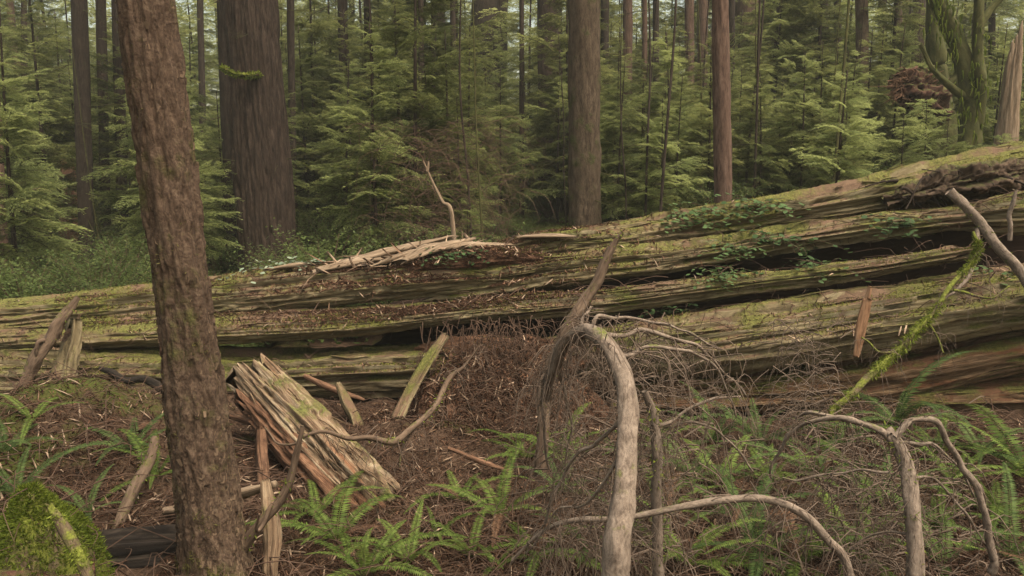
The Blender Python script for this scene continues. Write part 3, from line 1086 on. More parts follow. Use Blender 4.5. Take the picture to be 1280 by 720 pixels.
# --- the mid and far trunks: label, px top, px low, low y, Y, width, material, twigs
TR = [
    ('thin slanting trunk cut by the left edge of the photo', -14, 6, 345, 17.5, 13, 'bark_brown', 5),
    ('thin pale trunk farthest left in the bright gap', 12, 36, 290, 36, 9, 'bark_brown', 4),
    ('thin forked-looking dark stem beside the pale gap at far left', 30, 32, 290, 33, 7, 'bark_dark', 4),
    ('dark straight trunk left of the leaning foreground tree', 99, 108, 290, 23, 19, 'bark_dark', 16),
    ('slim dark trunk just left of the leaning foreground tree', 126, 132, 285, 25, 12, 'bark_dark', 12),
    ('narrow dark trunk partly hidden by the leaning foreground tree', 146, 154, 290, 24, 13, 'bark_dark', 10),
    ('thin dark trunk seen through the gap left of the thick furrowed tree', 278, 288, 290, 23, 14, 'bark_dark', 8),
    ('narrow far trunk in the gap between leaning tree and thick furrowed tree', 250, 256, 280, 34, 8, 'bark_dark', 5),
    ('thin dark trunk hugging the right side of the thick furrowed tree', 363, 367, 250, 24, 9, 'bark_dark', 6),
    ('short-looking dark trunk left of the dead twig thicket', 428, 433, 240, 27, 13, 'bark_dark', 7),
    ('very thin dark stem right of the short-looking dark trunk', 458, 461, 240, 27, 7, 'bark_dark', 6),
    ('thin stem rising above the leaning pale stick', 526, 527, 240, 24, 7, 'bark_dark', 8),
    ('mid-sized dark trunk high above the debris pile', 549, 551, 240, 36, 15, 'bark_dark', 6),
    ('thin stem right of the mid-sized dark trunk', 566, 569, 240, 25, 7, 'bark_dark', 6),
    ('massive far dark trunk half veiled by hemlock sprays', 612, 612, 240, 42, 46, 'bark_dark', 6),
    ('very thin stem between the two far dark trunks', 652, 652, 240, 27, 6, 'bark_dark', 4),
    ('far grey-brown trunk just left of the mossy middle trunk', 686, 687, 240, 31, 30, 'bark_thick', 5),
    ('dark trunk hugging the right side of the mossy middle trunk', 756, 756, 230, 30, 11, 'bark_dark', 4),
    ('slim brown far trunk right of the mossy middle trunk', 784, 784, 230, 34, 12, 'bark_brown', 4),
    ('thin brown stem second right of the mossy middle trunk', 806, 806, 230, 30, 6, 'bark_brown', 4),
    ('thin dark stem third right of the mossy middle trunk', 820, 820, 230, 31, 8, 'bark_dark', 4),
    ('left one of two brown trunks beside the slim straight trunk', 862, 862, 220, 34, 12, 'bark_brown', 3),
    ('right one of two brown trunks beside the slim straight trunk', 878, 878, 220, 36, 13, 'bark_brown', 3),
    ('thin dark trunk directly right of the slim straight trunk', 914, 914, 210, 30, 9, 'bark_dark', 3),
    ('broad red-brown distant trunk right of the slim straight trunk', 932, 932, 200, 42, 30, 'bark_brown', 2),
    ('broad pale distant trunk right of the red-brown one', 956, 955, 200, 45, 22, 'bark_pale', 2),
    ('dark narrow trunk against the broad pale distant trunk', 967, 967, 200, 38, 8, 'bark_dark', 2),
    ('thin dark trunk, left of two beyond the green thicket at right', 1031, 1031, 190, 36, 8, 'bark_dark', 5),
    ('thin dark trunk, right of two beyond the green thicket at right', 1047, 1047, 190, 35, 9, 'bark_dark', 6),
    ('mossy grey trunk standing left of the upturned roots', 1077, 1079, 190, 25, 15, 'bark_mossy', 6),
    ('thin dark stem above left of the upturned roots', 1103, 1103, 190, 38, 10, 'bark_dark', 3),
    ('slim mossy trunk directly above the upturned roots', 1123, 1123, 190, 33, 10, 'bark_mossy', 3),
    ('whitish slender trunk above the upturned roots', 1135, 1135, 190, 44, 9, 'bark_pale', 0),
    ('straight grey-brown trunk right of the whitish slender trunk', 1149, 1143, 190, 30, 15, 'bark_thick', 3),
    ('thin trunk between the mossy crooked tree and broken snag', 1240, 1240, 150, 30, 8, 'bark_dark', 3),
]
for i, (lab, xt, xb, yl, Yd, w, mt_, tw) in enumerate(TR):
    tree('conifer_tree', lab, 'tree', xt, 0, xb, yl, Yd, w * .95, w, M[mt_], crown=i if i % 6 == 1 else None, n=14, m=50, twigs=tw, twm='twig_moss' if i % 2 else 'twig_brown')

# old reddish stump left
def stump(px, y_top, y_low, Y, w, label, mat, seed, spire=.0, cat='stump', name='stump'):
    b = P(px, y_low, Y)
    gz = ghf(b[0], Y)
    top = P(px, y_top, Y)[2]
    t = empty(name, (b[0], Y, gz), label, cat)
    k = Y / F
    rr = w * k / 2
    H = top - gz
    mb = MB()

    def ax(s, a):
        f = (s / s[-1])[:, None] ** 3
        q = np.stack(np.broadcast_arrays(np.cos(a)[None] * 2.3 + seed, np.sin(a)[None] * 2.3, 0 * s[:, None]), -1)
        return f * (H * .3 * vn(q * 1.5, seed) + H * spire * np.cos(a - 1.)[None])
    sweep(mb, [(0, 0, -.4), (0, 0, 0), (0, 0, H * .5), (0, 0, H)], [rr * 1.5, rr * 1.25, rr, rr * (.85 - spire)], 40, 70,
          lambda v, S, A: rr * (.2 * fbm(np.stack([S * .5, np.cos(A) * 3, np.sin(A) * 3], -1), 4, seed) + .09 * fbm(np.stack([S * 2, np.cos(A) * 12, np.sin(A) * 12], -1), 2, seed)), axial=ax)
    mb.build('stem', mat, t)
    return t


stump(88, 222, 288, 27, 24, 'jagged red-brown stump among the shrubs behind the log at left', M['red_wood'], 5)
# broken pale snag at the right edge
b = P(1259, 165, 17)
gz = ghf(b[0], 17)
sn = empty('snag', (b[0], 17, gz), 'broken pale snag ending in a sharp splinter near the right edge', 'snag')
zt = P(1262, 26, 17)[2] - gz
zm = P(1258, 68, 17)[2] - gz
mb = MB()
sweep(mb, [(0, 0, -.3), (-.02, 0, .4), (0, 0, zm * .6), (0, 0, zm * .9), (.02, 0, zm + .05)], [.30, .25, .19, .16, .10], 44, 120,
      lambda v, S, A: .035 * fbm(np.stack([S * .6, np.cos(A) * 5, np.sin(A) * 5], -1), 4, 3) + .015 * fbm(np.stack([S * 2, np.cos(A) * 14, np.sin(A) * 14], -1), 2, 8),
      axial=lambda s, a: (s / s[-1])[:, None] ** 4 * .3 * vn(np.stack(np.broadcast_arrays(np.cos(a)[None] * 4, np.sin(a)[None] * 4, 0 * s[:, None]), -1), 2))
mb.build('stem', M['pale_wood'], sn)
mb = MB()
for dx, z1, w in ((.05, zt, .07), (-.09, zm + .25, .05), (.1, zm + .1, .05), (-.02, zm + .4, .04)):
    sweep(mb, [(dx * .8, -.05, zm * .75), (dx, -.05, (zm + z1) / 2), (dx + .02, -.04, z1)], [w, w * .7, .006], 6, 14,
          lambda v, S, A: .012 * vn(np.stack([S * 4, np.cos(A) * 3, np.sin(A) * 3], -1), 4))
mb.build('splinter', M['pale_wood'], sn)

# upturned root plate
b = P(1140, 160, 21)
gz = ghf(b[0], 21)
rw = empty('root_plate', (b[0], 21, gz), 'dark red upturned root plate of a toppled tree, right background', 'upturned roots')
c0 = P(1140, 112, 21) - np.array([b[0], 21, gz])
mb = MB()
r = random.Random(12)
for k in range(170):
    a = r.uniform(0, 2 * PI)
    d = np.array([math.cos(a), -r.uniform(.2, .8), math.sin(a) * .6])
    L_ = r.uniform(.12, .38)
    p0 = c0 + np.array([d[0] * .38 + r.gauss(0, .08), -.12, d[2] * .42 - d[0] * .1])
    pts = [p0, p0 + d * L_ * .5 + np.array([r.gauss(0, .08), r.gauss(0, .06), r.gauss(0, .08)]), p0 + d * L_ + np.array([r.gauss(0, .14), r.gauss(0, .06), r.gauss(-.05, .14)])]
    w = r.uniform(.008, .03)
    sweep(mb, pts, [w, w * .6, w * .2], 5, 9)
mb.build('roots', M['red_wood'], rw)
mb = MB()
o_ = np.array([b[0], 21, gz])
sweep(mb, [P(1112, 100, 21.1) - o_, P(1128, 104, 21) - o_, P(1146, 114, 21) - o_, P(1164, 128, 21.1) - o_, P(1176, 150, 21.3) - o_], [.08, .30, .36, .28, .12], 50, 110,
      lambda v, S, A: .22 * fbm(np.stack([S * 3, np.cos(A) * 2, np.sin(A) * 2], -1), 5, 3, .6))
mb.build('soil_mass', M['root_red'], rw)
mb = MB()
sweep(mb, [P(1142, 120, 21.3) - o_, P(1150, 150, 21.5) - o_, P(1158, 200, 21.8) - o_], [.3, .34, .4], 30, 50, lambda v, S, A: .12 * fbm(np.stack([S * 2, np.cos(A) * 3, np.sin(A) * 3], -1), 4, 5))
mb.build('mossy_bole', M['bark_green'], rw)


# crooked mossy tree at the upper right (several limbs)
def limbs(name, label, cat, Y, base_px, lims, mat, tw=None, seed=1):
    b = P(base_px[0], base_px[1], Y)
    gz = ghf(b[0], Y)
    o = np.array([b[0], Y, gz])
    t = empty(name, o, label, cat)
    for j, (nm, pl) in enumerate(lims):
        mb = MB()
        pts = [P(x, y, Y + dy) - o for x, y, w, dy in pl]
        ww = [w * Y / F / 2 for x, y, w, dy in pl]
        if nm == 'trunk':
            pts.append(np.array([pts[-1][0], pts[-1][1], -.3]))
            ww.append(ww[-1] * 1.15)
        sweep(mb, pts, ww, 20, 60, lambda v, S, A: np.mean(ww) * (.22 * fbm(np.stack([S * 1.5, np.cos(A) * 1.6, np.sin(A) * 1.6], -1), 4, seed + j)))
        mb.build(nm, mat, t)
    return t


mt = limbs('mossy_tree', 'crooked moss-covered maple with a curving dark limb, right background', 'tree', 19, (1205, 190),
           [('trunk', [(1140, -60, 15, .3), (1172, 0, 17, .1), (1192, 45, 18, 0), (1208, 90, 20, 0), (1213, 145, 24, 0), (1210, 200, 30, 0)]),
            ('limb', [(1228, -80, 9, -.3), (1224, 0, 11, -.3), (1222, 60, 12, -.2), (1226, 110, 14, -.2), (1218, 160, 16, -.05)]),
            ('limb', [(1268, -20, 6, -.3), (1240, 10, 8, -.2), (1224, 35, 9, -.25)]),
            ('limb', [(1150, 55, 4, -.5), (1165, 85, 6, -.3), (1190, 110, 9, -.1), (1212, 125, 12, 0)])], M['bark_green'])
limbs('mossy_tree', 'broad pale-green mossed trunk left of the crooked mossy maple', 'tree', 22, (1175, 180),
      [('trunk', [(1164, -60, 20, 0), (1168, 20, 20, 0), (1172, 90, 22, 0), (1178, 160, 28, 0)]),
       ('limb', [(1172, 120, 12, -.3), (1198, 90, 9, -.4), (1186, 60, 5, -.5)])], M['bark_green'], seed=9)
mb = MB()
r = random.Random(5)
for k in range(260):   # hanging moss strands off the crooked maple
    x, y = r.choice([(1190, 40), (1212, 100), (1224, 50), (1226, 110), (1216, 150), (1175, 5)])
    p = P(x + r.gauss(0, 9), y + r.gauss(0, 22), 18.7 + r.uniform(-.1, .3)) - np.array(mt.location)
    L_ = r.uniform(.1, .3)
    sweep(mb, [p, p + np.array([r.gauss(0, .02), -.02, -L_ * .5]), p + np.array([r.gauss(0, .04), -.02, -L_])], [.02, .015, .003], 3, 4, caps=False)
mb.build('hanging_moss', M['moss'], mt)['kind'] = 'stuff'

# ------------------------------------------------------------------ saplings
LM = [(-200, 'left of the leaning foreground tree'), (180, 'between leaning foreground tree and thick furrowed trunk'), (322, 'between thick furrowed trunk and mossy middle trunk'),
      (730, 'between mossy middle trunk and slim straight trunk'), (901, 'between slim straight trunk and crooked mossy maple'), (1200, 'right of the crooked mossy maple')]
KEEP = [(322, 62, 19.5), (104, 10, 22), (687, 24, 22), (956, 30, 16), (730, 34, 16.5), (901, 18, 13.2), (1259, 30, 17), (1216, 30, 18), (1140, 36, 20)]
SP = []
r = random.Random(21)


def try_sap(px, Y, v, s):
    rad = [1.4, 1.2, 1.5, 1.1, 1.4, .75][v] * s * .62 * 1000 / Y
    for kx, kw, ky in KEEP:
        if Y < ky + 1.5 and abs(px - kx) < kw * .55 + rad * 1.45:
            return False
    if ghf((px - 640) / F * Y, Y) < -5:
        return False
    HT = [7.5, 6, 8.5, 5, 9, 2.3][v]
    x = (px - 640) / F * Y
    if v != 5 and ((px > 560 and (Y < 25 or r.random() < .5)) or r.random() < .4):
        cap = (CAM_Z + (.12 if Y < 18 else .14 if Y < 27 else .18) * Y - ghf(x, Y)) * r.uniform(.78, 1.15)
        s = min(s, cap / HT)
    SP.append((px, Y, v, s, r.uniform(0, 2 * PI)))
    return True


# hand-placed ones seen clearly
for a in [(640, 11.8, 5, .75), (585, 13, 5, .8), (470, 14.5, 1, .8), (805, 15, 1, .8), (850, 14.5, 3, .85), (975, 13.5, 1, .72), (1040, 13.2, 3, .82), (1100, 14.5, 3, .8), (1000, 17, 0, .7),
          (60, 14, 3, .8), (15, 15.5, 0, .8), (130, 16, 1, .9), (420, 16, 0, .85), (520, 16, 2, .8), (610, 15.5, 0, .8), (660, 14.5, 3, .8), (1160, 15.5, 5, 1.2), (1070, 12.3, 5, .8), (965, 12, 5, .7),
          (240, 21.5, 1, .9), (1290, 14, 3, .8)]:
    try_sap(*a)
SP += [(1122, 16.0, 5, 1.05, 1.), (1176, 15.2, 5, .95, 3.), (1150, 18, 5, 1.1, 2.), (1238, 14.5, 5, .8, 5.)]
n_try = 0
while len(SP) < 245 and n_try < 6000:
    n_try += 1
    Y = 13 + 31 * r.random() ** .9
    px = r.uniform(-60, 1340)
    if r.random() < .45:
        Y, px = r.uniform(12.6, 24), r.uniform(560, 1175)
    xx = (px - 640) / F * Y
    if any(math.hypot(xx - (q[0] - 640) / F * q[1], Y - q[1]) < (.72 if 560 < px < 1175 else .95) for q in SP):
        continue
    v = r.choice([0, 1, 2, 3, 4, 0, 2, 4])
    try_sap(px, Y, v, r.uniform(.75, 1.15) * (1 + max(0, Y - 24) * .03))

ORD = 'first second third fourth fifth sixth seventh eighth ninth tenth eleventh twelfth thirteenth fourteenth fifteenth sixteenth seventeenth eighteenth nineteenth twentieth'.split()
groups = {}
for s_ in SP:
    iv = max(k for k, (x0, _) in enumerate(LM) if s_[0] >= x0)
    row = 0 if s_[1] < 17.5 else (1 if s_[1] < 27 else 2)
    groups.setdefault((iv, row), []).append(s_)
for (iv, row), lst in groups.items():
    lst.sort(key=lambda q: q[0])
    rn = ['front-row', 'middle-row', 'back-row'][row]
    for k, (px, Y, v, s, rz) in enumerate(lst):
        x = (px - 640) / F * Y
        if len(lst) == 1:
            lab = f'lone {rn} hemlock sapling {LM[iv][1]}'
        elif k < len(ORD):
            lab = f'{ORD[k]} {rn} hemlock sapling from left, {LM[iv][1]}'
        else:
            lab = f'rightmost {rn} hemlock sapling {LM[iv][1]}'
        t = empty('hemlock_sapling', (x, Y, ghf(x, Y)), lab, 'sapling', 'hemlock saplings in the thicket behind the log', rz)
        t.scale = (s, s, s)
        me = SAP[v]
        tk = part('trunk', me[0], t)
        part('dead_twigs', me[2], tk)
        part('branches', me[3], part('crown', me[1], t))

# pole-thin bare stems in the thicket
POLE = []
for k in range(3):
    mb = MB()
    r2 = random.Random(60 + k)
    sweep(mb, [(0, 0, -.2), (.03, 0, 2), (r2.uniform(-.1, .1), .05, 4), (r2.uniform(-.2, .2), 0, 7)], [.028, .024, .019, .008], 6, 24)
    for i in range(26):
        z = r2.uniform(.3, 5.5)
        bare_twigs(mb, np.array([0, 0, z]), r2.uniform(0, 6.28), r2.uniform(.25, .8), r2, .004, 5, r2.uniform(-.2, .2))
    POLE.append(mb.mesh('thin_stem', M['twig_moss' if k == 1 else 'bark_dark']))
r = random.Random(33)
placed = []
for k in range(300):
    if len(placed) >= 20:
        break
    px, Y = r.uniform(380, 1150) if r.random() < .75 else r.uniform(-20, 1280), r.uniform(12.3, 24)
    if any(Y < ky + .5 and abs(px - kx) < kw * .62 for kx, kw, ky in KEEP):
        continue
    x = (px - 640) / F * Y
    o = bpy.data.objects.new('thin_stem', POLE[k % 3])
    COL.objects.link(o)
    o.location = (x, Y, ghf(x, Y))
    o.rotation_euler = (r.uniform(-.06, .06), r.uniform(-.08, .08), r.uniform(0, 6.28))
    s = r.uniform(.7, 1.25)
    o.scale = (s, s, s)
    tag(o, 'pole-thin bare dark stem with short dead twigs in the thicket behind the log', 'dead stem', 'pole-thin bare stems in the thicket')
    placed.append(o)

# low shrubs
def shrub_mesh(seed, h, n, leaf, lw):
    r = np.random.default_rng(seed)
    ml, mw = MB(), MB()
    P_, N_ = [], []
    for i in range(n):
        a = r.uniform(0, 2 * PI)
        sp = r.uniform(.1, 1.) * h * .8
        e = np.array([math.cos(a) * sp, math.sin(a) * sp, h * r.uniform(.45, 1.)])
        mid = e * .5 + [0, 0, h * .15]
        pts = np.array([[0, 0, -.05], mid, e])
        sweep(mw, pts, [.006, .004, .0015], 3, 6, caps=False)
        c = resample(pts, 26)[5:]
        for q in c:
            for _ in range(3):
                P_.append(q + r.normal(0, .045, 3))
                dd = r.normal(0, 1, 3)
                dd[2] *= .3
                N_.append(dd)
    P_, N_ = np.array(P_), np.array(N_)
    N_ /= np.linalg.norm(N_, axis=1)[:, None]
    up = np.tile([0, 0, 1.], (len(P_), 1)) + r.normal(0, .35, P_.shape)
    s = np.cross(N_, up)
    s /= np.linalg.norm(s, axis=1)[:, None]
    L_ = (leaf * r.uniform(.6, 1.3, len(P_)))[:, None]
    V = np.stack([P_, P_ + N_ * L_ * .45 + s * lw / 2, P_ + N_ * L_ - [0, 0, leaf * .2], P_ + N_ * L_ * .45 - s * lw / 2], 1).reshape(-1, 3)
    ml.add(V, np.arange(len(V)).reshape(-1, 4))
    return ml, mw


def sprawl_mesh(seed, h, n, leaf, lw):
    """a few creeping stems with sparse alternate leaves"""
    r = np.random.default_rng(seed)
    ml, mw = MB(), MB()
    for i in range(n):
        a = r.uniform(0, 2 * PI)
        L_ = h * r.uniform(.6, 2.0)
        up = r.uniform(.05, .55)
        ks = np.linspace(0, 1, 6)[:, None]
        c = np.array([math.cos(a), math.sin(a) * .7, 0]) * ks * L_ + np.array([0, 0, 1.]) * (up * np.sin(ks * 2.6) * L_ * .5 - .12 * ks * ks) + r.normal(0, .015, (6, 3))
        sweep(mw, c, np.linspace(.004, .0012, 6), 3, 10, caps=False)
        q = resample(c, 14)[2:]
        for j, p in enumerate(q):
            if r.random() < .2:
                continue
            d = np.array([math.cos(a + (1 if j % 2 else -1) * 1.1), math.sin(a + (1 if j % 2 else -1) * 1.1), r.uniform(-.5, .3)])
            d /= np.linalg.norm(d)
            l = leaf * r.uniform(.6, 1.2)
            sd = np.cross(d, [r.normal(0, .35), r.normal(0, .35), 1])
            sd /= np.linalg.norm(sd)
            w = lw * l / leaf * .5
            V = [p, p + d * l * .3 + sd * w, p + d * l * .7 + sd * w * .8, p + d * l, p + d * l * .7 - sd * w * .8, p + d * l * .3 - sd * w]
            ml.add(V, [(0, 1, 2, 5), (5, 2, 4, 4)] if False else [(0, 1, 2, 3), (0, 3, 4, 5)])
    return ml, mw


SH = []
for k, (h, n, lf, lw, mt_) in enumerate([(.9, 46, .05, .025, 'shrub'), (.7, 40, .045, .024, 'shrub'), (1.2, 60, .05, .022, 'shrub'), (.42, 26, .085, .052, 'salal'), (.42, 18, .09, .055, 'salal'), (.45, 9, .085, .05, 'pale_leaf')]):
    a_, b_ = shrub_mesh(70 + k, h, n, lf, lw) if k < 3 else sprawl_mesh(70 + k, h, n, lf, lw)
    SH.append((a_.mesh('foliage', M[mt_], False), b_.mesh('stems', M['twig_brown'])))


def put_shrub(k, x, y, z, s, label, cat='shrub', group=None, name='shrub', rz=None):
    t = empty(name, (x, y, z), label, cat, group, random.uniform(0, 6.28) if rz is None else rz)
    t.scale = (s, s, s)
    part('foliage', SH[k][0], t)
    part('stems', SH[k][1], t)
    return t


r = random.Random(44)
cnt = 0
for k in range(130):
    px, Y = r.uniform(-40, 1320), 11.4 + 19 * r.random() ** 1.4
    if any(Y < ky + .2 and abs(px - kx) < kw * .8 for kx, kw, ky in KEEP[4:]):
        continue
    x = (px - 640) / F * Y
    put_shrub(k % 3, x, Y, ghf(x, Y) - .03, r.uniform(.7, 1.5), 'low leafy green shrub on the shaded ground behind the log', 'shrub', 'low shrubs behind the log')
for (px, Y, s, lab) in [(40, 12.5, 1.0, 'leafy shrub behind the log at the far left edge'), (110, 12.2, 1.1, 'leafy shrub behind the log just left of the leaning tree'),
                        (150, 13.4, 1.3, 'taller leafy shrub half hidden by the leaning foreground tree'), (250, 12.6, .8, 'leafy shrub between leaning tree and thick furrowed trunk')]:
    x = (px - 640) / F * Y
    put_shrub(2 if s > 1.05 else 0, x, Y, ghf(x, Y) - .03, s, lab)
for (px, Y, k, s, lab) in [(370, 9.85, 5, .8, 'pale-leaved seedling on the log in front of the thick furrowed trunk'), (400, 9.9, 5, .55, 'tiny pale-leaved seedling right of the larger pale seedling on the log'),
                           (588, 9.6, 3, .6, 'small dark-leaved plant at the base of the leaning pale stick'), (565, 9.1, 4, .6, 'small leafy sprig hanging over the splintered planks'),
                           (862, 9.7, 3, .7, 'salal clump on top slab just left of the slim trunk'), (900, 9.7, 3, .85, 'salal clump on top slab in front of the slim trunk'), (950, 9.6, 3, .8, 'salal clump on top slab right of the slim trunk'),
                           (880, 8.95, 4, .8, 'salal sprig left end of the dark hollow'), (925, 8.95, 3, .6, 'salal sprig second from left in the dark hollow'), (975, 8.95, 4, .8, 'salal sprig near the middle of the dark hollow'),
                           (1062, 8.85, 3, .6, 'salal sprig on the middle slab above the thin beam'), (1098, 8.8, 3, .75, 'salal clump hanging brightest over the dark hollow'), (1128, 8.8, 4, .7, 'salal sprig right of the brightest salal clump'),
                           (905, 8.5, 4, .6, 'salal sprig on the thin beam'), (1030, 8.4, 4, .6, 'salal sprig between thin beam and broad slab'), (1262, 8.1, 3, .7, 'salal clump at the right edge on the broad slab'),
                           (855, 8.75, 4, .6, 'leftmost salal sprig at the hollow by the broken beam')]:
    x = (px - 640) / F * Y
    h, n_ = drop(x, Y)
    put_shrub(k, x, Y, h.z - .02, s * 1.3, lab, 'plant', None, 'salal_plant' if k != 5 else 'pale_seedling')

# green ground cover and the far-off wood
rng = np.random.default_rng(9)
mb = MB()
n = 60000
Yd = 11 + 50 * rng.random(n) ** 1.3
xd = (rng.uniform(-80, 1360, n) - 640) / F * Yd
zz = gh(xd, Yd) + rng.uniform(0, .28, n) * (1 + fbm(np.stack([xd * .5, Yd * .5, 0 * xd], -1), 2, 4))
keep = fbm(np.stack([xd * .6, Yd * .6, 0 * xd], -1), 3, 40) > -.15
pp = np.stack([xd, Yd, zz], -1)[keep]
dd = rng.normal(0, 1, pp.shape)
dd[:, 2] *= .35
blades(mb, pp, dd, .11, .045, rng, .3)
tag(mb.build('ground_cover', M['shrub'], smooth=False), 'low green leafy ground cover between the trees behind the log', 'ground cover', kind='stuff')

mb, mw = MB(), MB()
r = random.Random(8)
for k in range(4200):
    Y = r.uniform(42, 85)
    px = r.uniform(-120, 1400)
    x = (px - 640) / F * Y
    z = ghf(x, Y) + 16 * r.random() ** .95
    put_branch(mb, mw, BPS[k % 3], np.array([x, Y, z]), r.uniform(0, 2 * PI), r.uniform(-.4, .2), r.uniform(2.5, 5.), r.uniform(-.5, .5), .01)
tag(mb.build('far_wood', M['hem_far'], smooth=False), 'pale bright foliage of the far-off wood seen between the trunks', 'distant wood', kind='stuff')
FARM = []
for k in range(3):
    mt2 = MB()
    r2 = random.Random(80 + k)
    sweep(mt2, [(0, 0, -1), (.2, 0, 9), (r2.uniform(-.6, .6), 0, 26)], [.34, .27, .1], 9, 16)
    for i in range(5):
        bare_twigs(mt2, np.array([0, 0, r2.uniform(1, 14)]), r2.uniform(0, 6.28), r2.uniform(.8, 2.5), r2, .02, 4, -.2)
    FARM.append(mt2.mesh('distant_tree', M['bark_brown' if k == 1 else 'bark_dark']))
for k in range(14):
    Y = r.uniform(44, 82)
    px = r.uniform(-60, 1340)
    x = (px - 640) / F * Y
    o = bpy.data.objects.new('distant_tree', FARM[k % 3])
    COL.objects.link(o)
    o.location = (x, Y, ghf(x, Y))
    s = r.uniform(.4, 1.0)
    o.scale = (s, s, 1)
    o.rotation_euler = (r.uniform(-.03, .03), r.uniform(-.03, .03), r.uniform(0, 6))
    tag(o, 'slim distant trunk in the bright pale wood beyond the thicket', 'tree', 'distant trunks in the pale wood')


# ------------------------------------------------------------------ sticks and branches
def hairs(mb, path, n, r, L_=(.15, .5), w=.003, down=.8, spread=.5, f0=.1, f1=1.):
    path = resample(path, 60)
    for i in range(n):
        p = path[int((f0 + (f1 - f0) * r.random()) * 59)]
        l2 = r.uniform(*L_)
        a = r.uniform(0, 2 * PI)
        d = np.array([math.cos(a) * spread, math.sin(a) * spread, -down * r.uniform(-.1, 1)])
        e = p + d * l2 + np.array([0, 0, -.3 * l2])
        m_ = p + d * l2 * .5 + np.array([r.gauss(0, .04), r.gauss(0, .04), .12 * l2])
        sweep(mb, [p, m_, e], [w, w * .8, w * .35], 3, 6, caps=False)
        for j in range(2):
            t = r.uniform(.3, .9)
            q = p * (1 - t) ** 2 + 2 * m_ * t * (1 - t) + e * t * t
            a = r.uniform(0, 2 * PI)
            sweep(mb, [q, q + np.array([math.cos(a) * .4, math.sin(a) * .3, -.5]) * l2 * .5], [w * .5, w * .2], 3, 3, caps=False)


def stick(name, label, cat, pl, mat, n=12, knob=.12, seed=1, subs=(), hair=0, hairmat='twig', hl=(.15, .5), moss=0, hw=.003, ground_end=False, amp=.0, hf=(.1, 1.), flat=0, mlen=.03):
    """pl: (px, py, Y, width px). subs: further branches (children)"""
    pts = np.array([P(x, y, Y) for x, y, Y, w in pl])
    ww = np.array([w * Y / F / 2 for x, y, Y, w in pl])
    if ground_end:   # carry it on down into the soil
        e = pts[-1].copy()
        e2 = e.copy()
        dirn = pts[-1] - pts[-2]
        e2[2] = ghf(e[0], e[1]) - .1
        dz = e[2] - e2[2]
        if dz > .02:
            e2[:2] += dirn[:2] / max(.05, np.linalg.norm(dirn)) * min(dz, .4) * .4
            pts = np.vstack([pts, e2])
            ww = np.r_[ww, ww[-1] * 1.1]
    o = pts[np.argmin(pts[:, 2])].copy()
    t = empty(name, o, label, cat)
    mb = MB()
    A = wob(np.column_stack([pts - o, ww]), amp, 4, seed) if amp else np.column_stack([pts - o, ww])
    mw_ = float(np.mean(ww))
    sweep(mb, A[:, :3], A[:, 3] * (.45 if flat else 1), n, max(40, len(A) * 8), rad2=A[:, 3], disp=
          (lambda v, S, An: mw_ * .5 * fbm(np.stack([S * 2 + seed, np.cos(An) * 4, np.sin(An) * 4], -1), 3, seed)) if flat else
          lambda v, S, An: mw_ * (knob * fbm(np.stack([S * 6 + seed, np.cos(An) * 1.5, np.sin(An) * 1.5], -1), 3, seed) + knob * 1.6 * np.clip(vn(np.stack([S * 5 + seed, np.cos(An), np.sin(An)], -1), seed + 5) - .55, 0, 1) * 2))
    stem = mb.build('stem', mat, t)
    allp = A[:, :3]
    for j, sp in enumerate(subs):
        mb = MB()
        p2 = np.array([P(x, y, Y) for x, y, Y, w in sp]) - o
        w2 = np.array([w * Y / F / 2 for x, y, Y, w in sp])
        A2 = wob(np.column_stack([p2, w2]), .028, 7, seed + j)
        sweep(mb, A2[:, :3], np.maximum(A2[:, 3], .0012), 8, max(24, len(A2) * 4), lambda v, S, An: float(np.mean(w2)) * .2 * fbm(np.stack([S * 12, np.cos(An), np.sin(An)], -1), 2, j))
        bo = mb.build('branch', mat, t)
        if hair:
            mh = MB()
            hairs(mh, p2, hair // 3, random.Random(seed * 31 + j), hl, hw)
            mh.build('fine_twigs', M[hairmat], bo)['kind'] = 'stuff'
    if hair:
        mh = MB()
        hairs(mh, allp, hair, random.Random(seed), hl, hw, f0=hf[0], f1=hf[1])
        mh.build('fine_twigs', M[hairmat], stem)['kind'] = 'stuff'
    if moss:
        mm = MB()
        r = np.random.default_rng(seed)
        q = resample(np.column_stack([A[:, :3], A[:, 3]]), 400)
        idx = r.integers(0, 400, moss * 3)
        idx = idx[vn(q[idx, :3] * 9, 3) > -.15][:moss]
        d = r.normal(0, 1, (len(idx), 3))
        d /= np.linalg.norm(d, axis=1)[:, None]
        blades(mm, q[idx, :3] + d * (q[idx, 3] * .9)[:, None], d + [0, 0, -.4], mlen, .009, r, .6)
        mm.build('moss_tufts', M['moss'], stem)['kind'] = 'stuff'
    return t


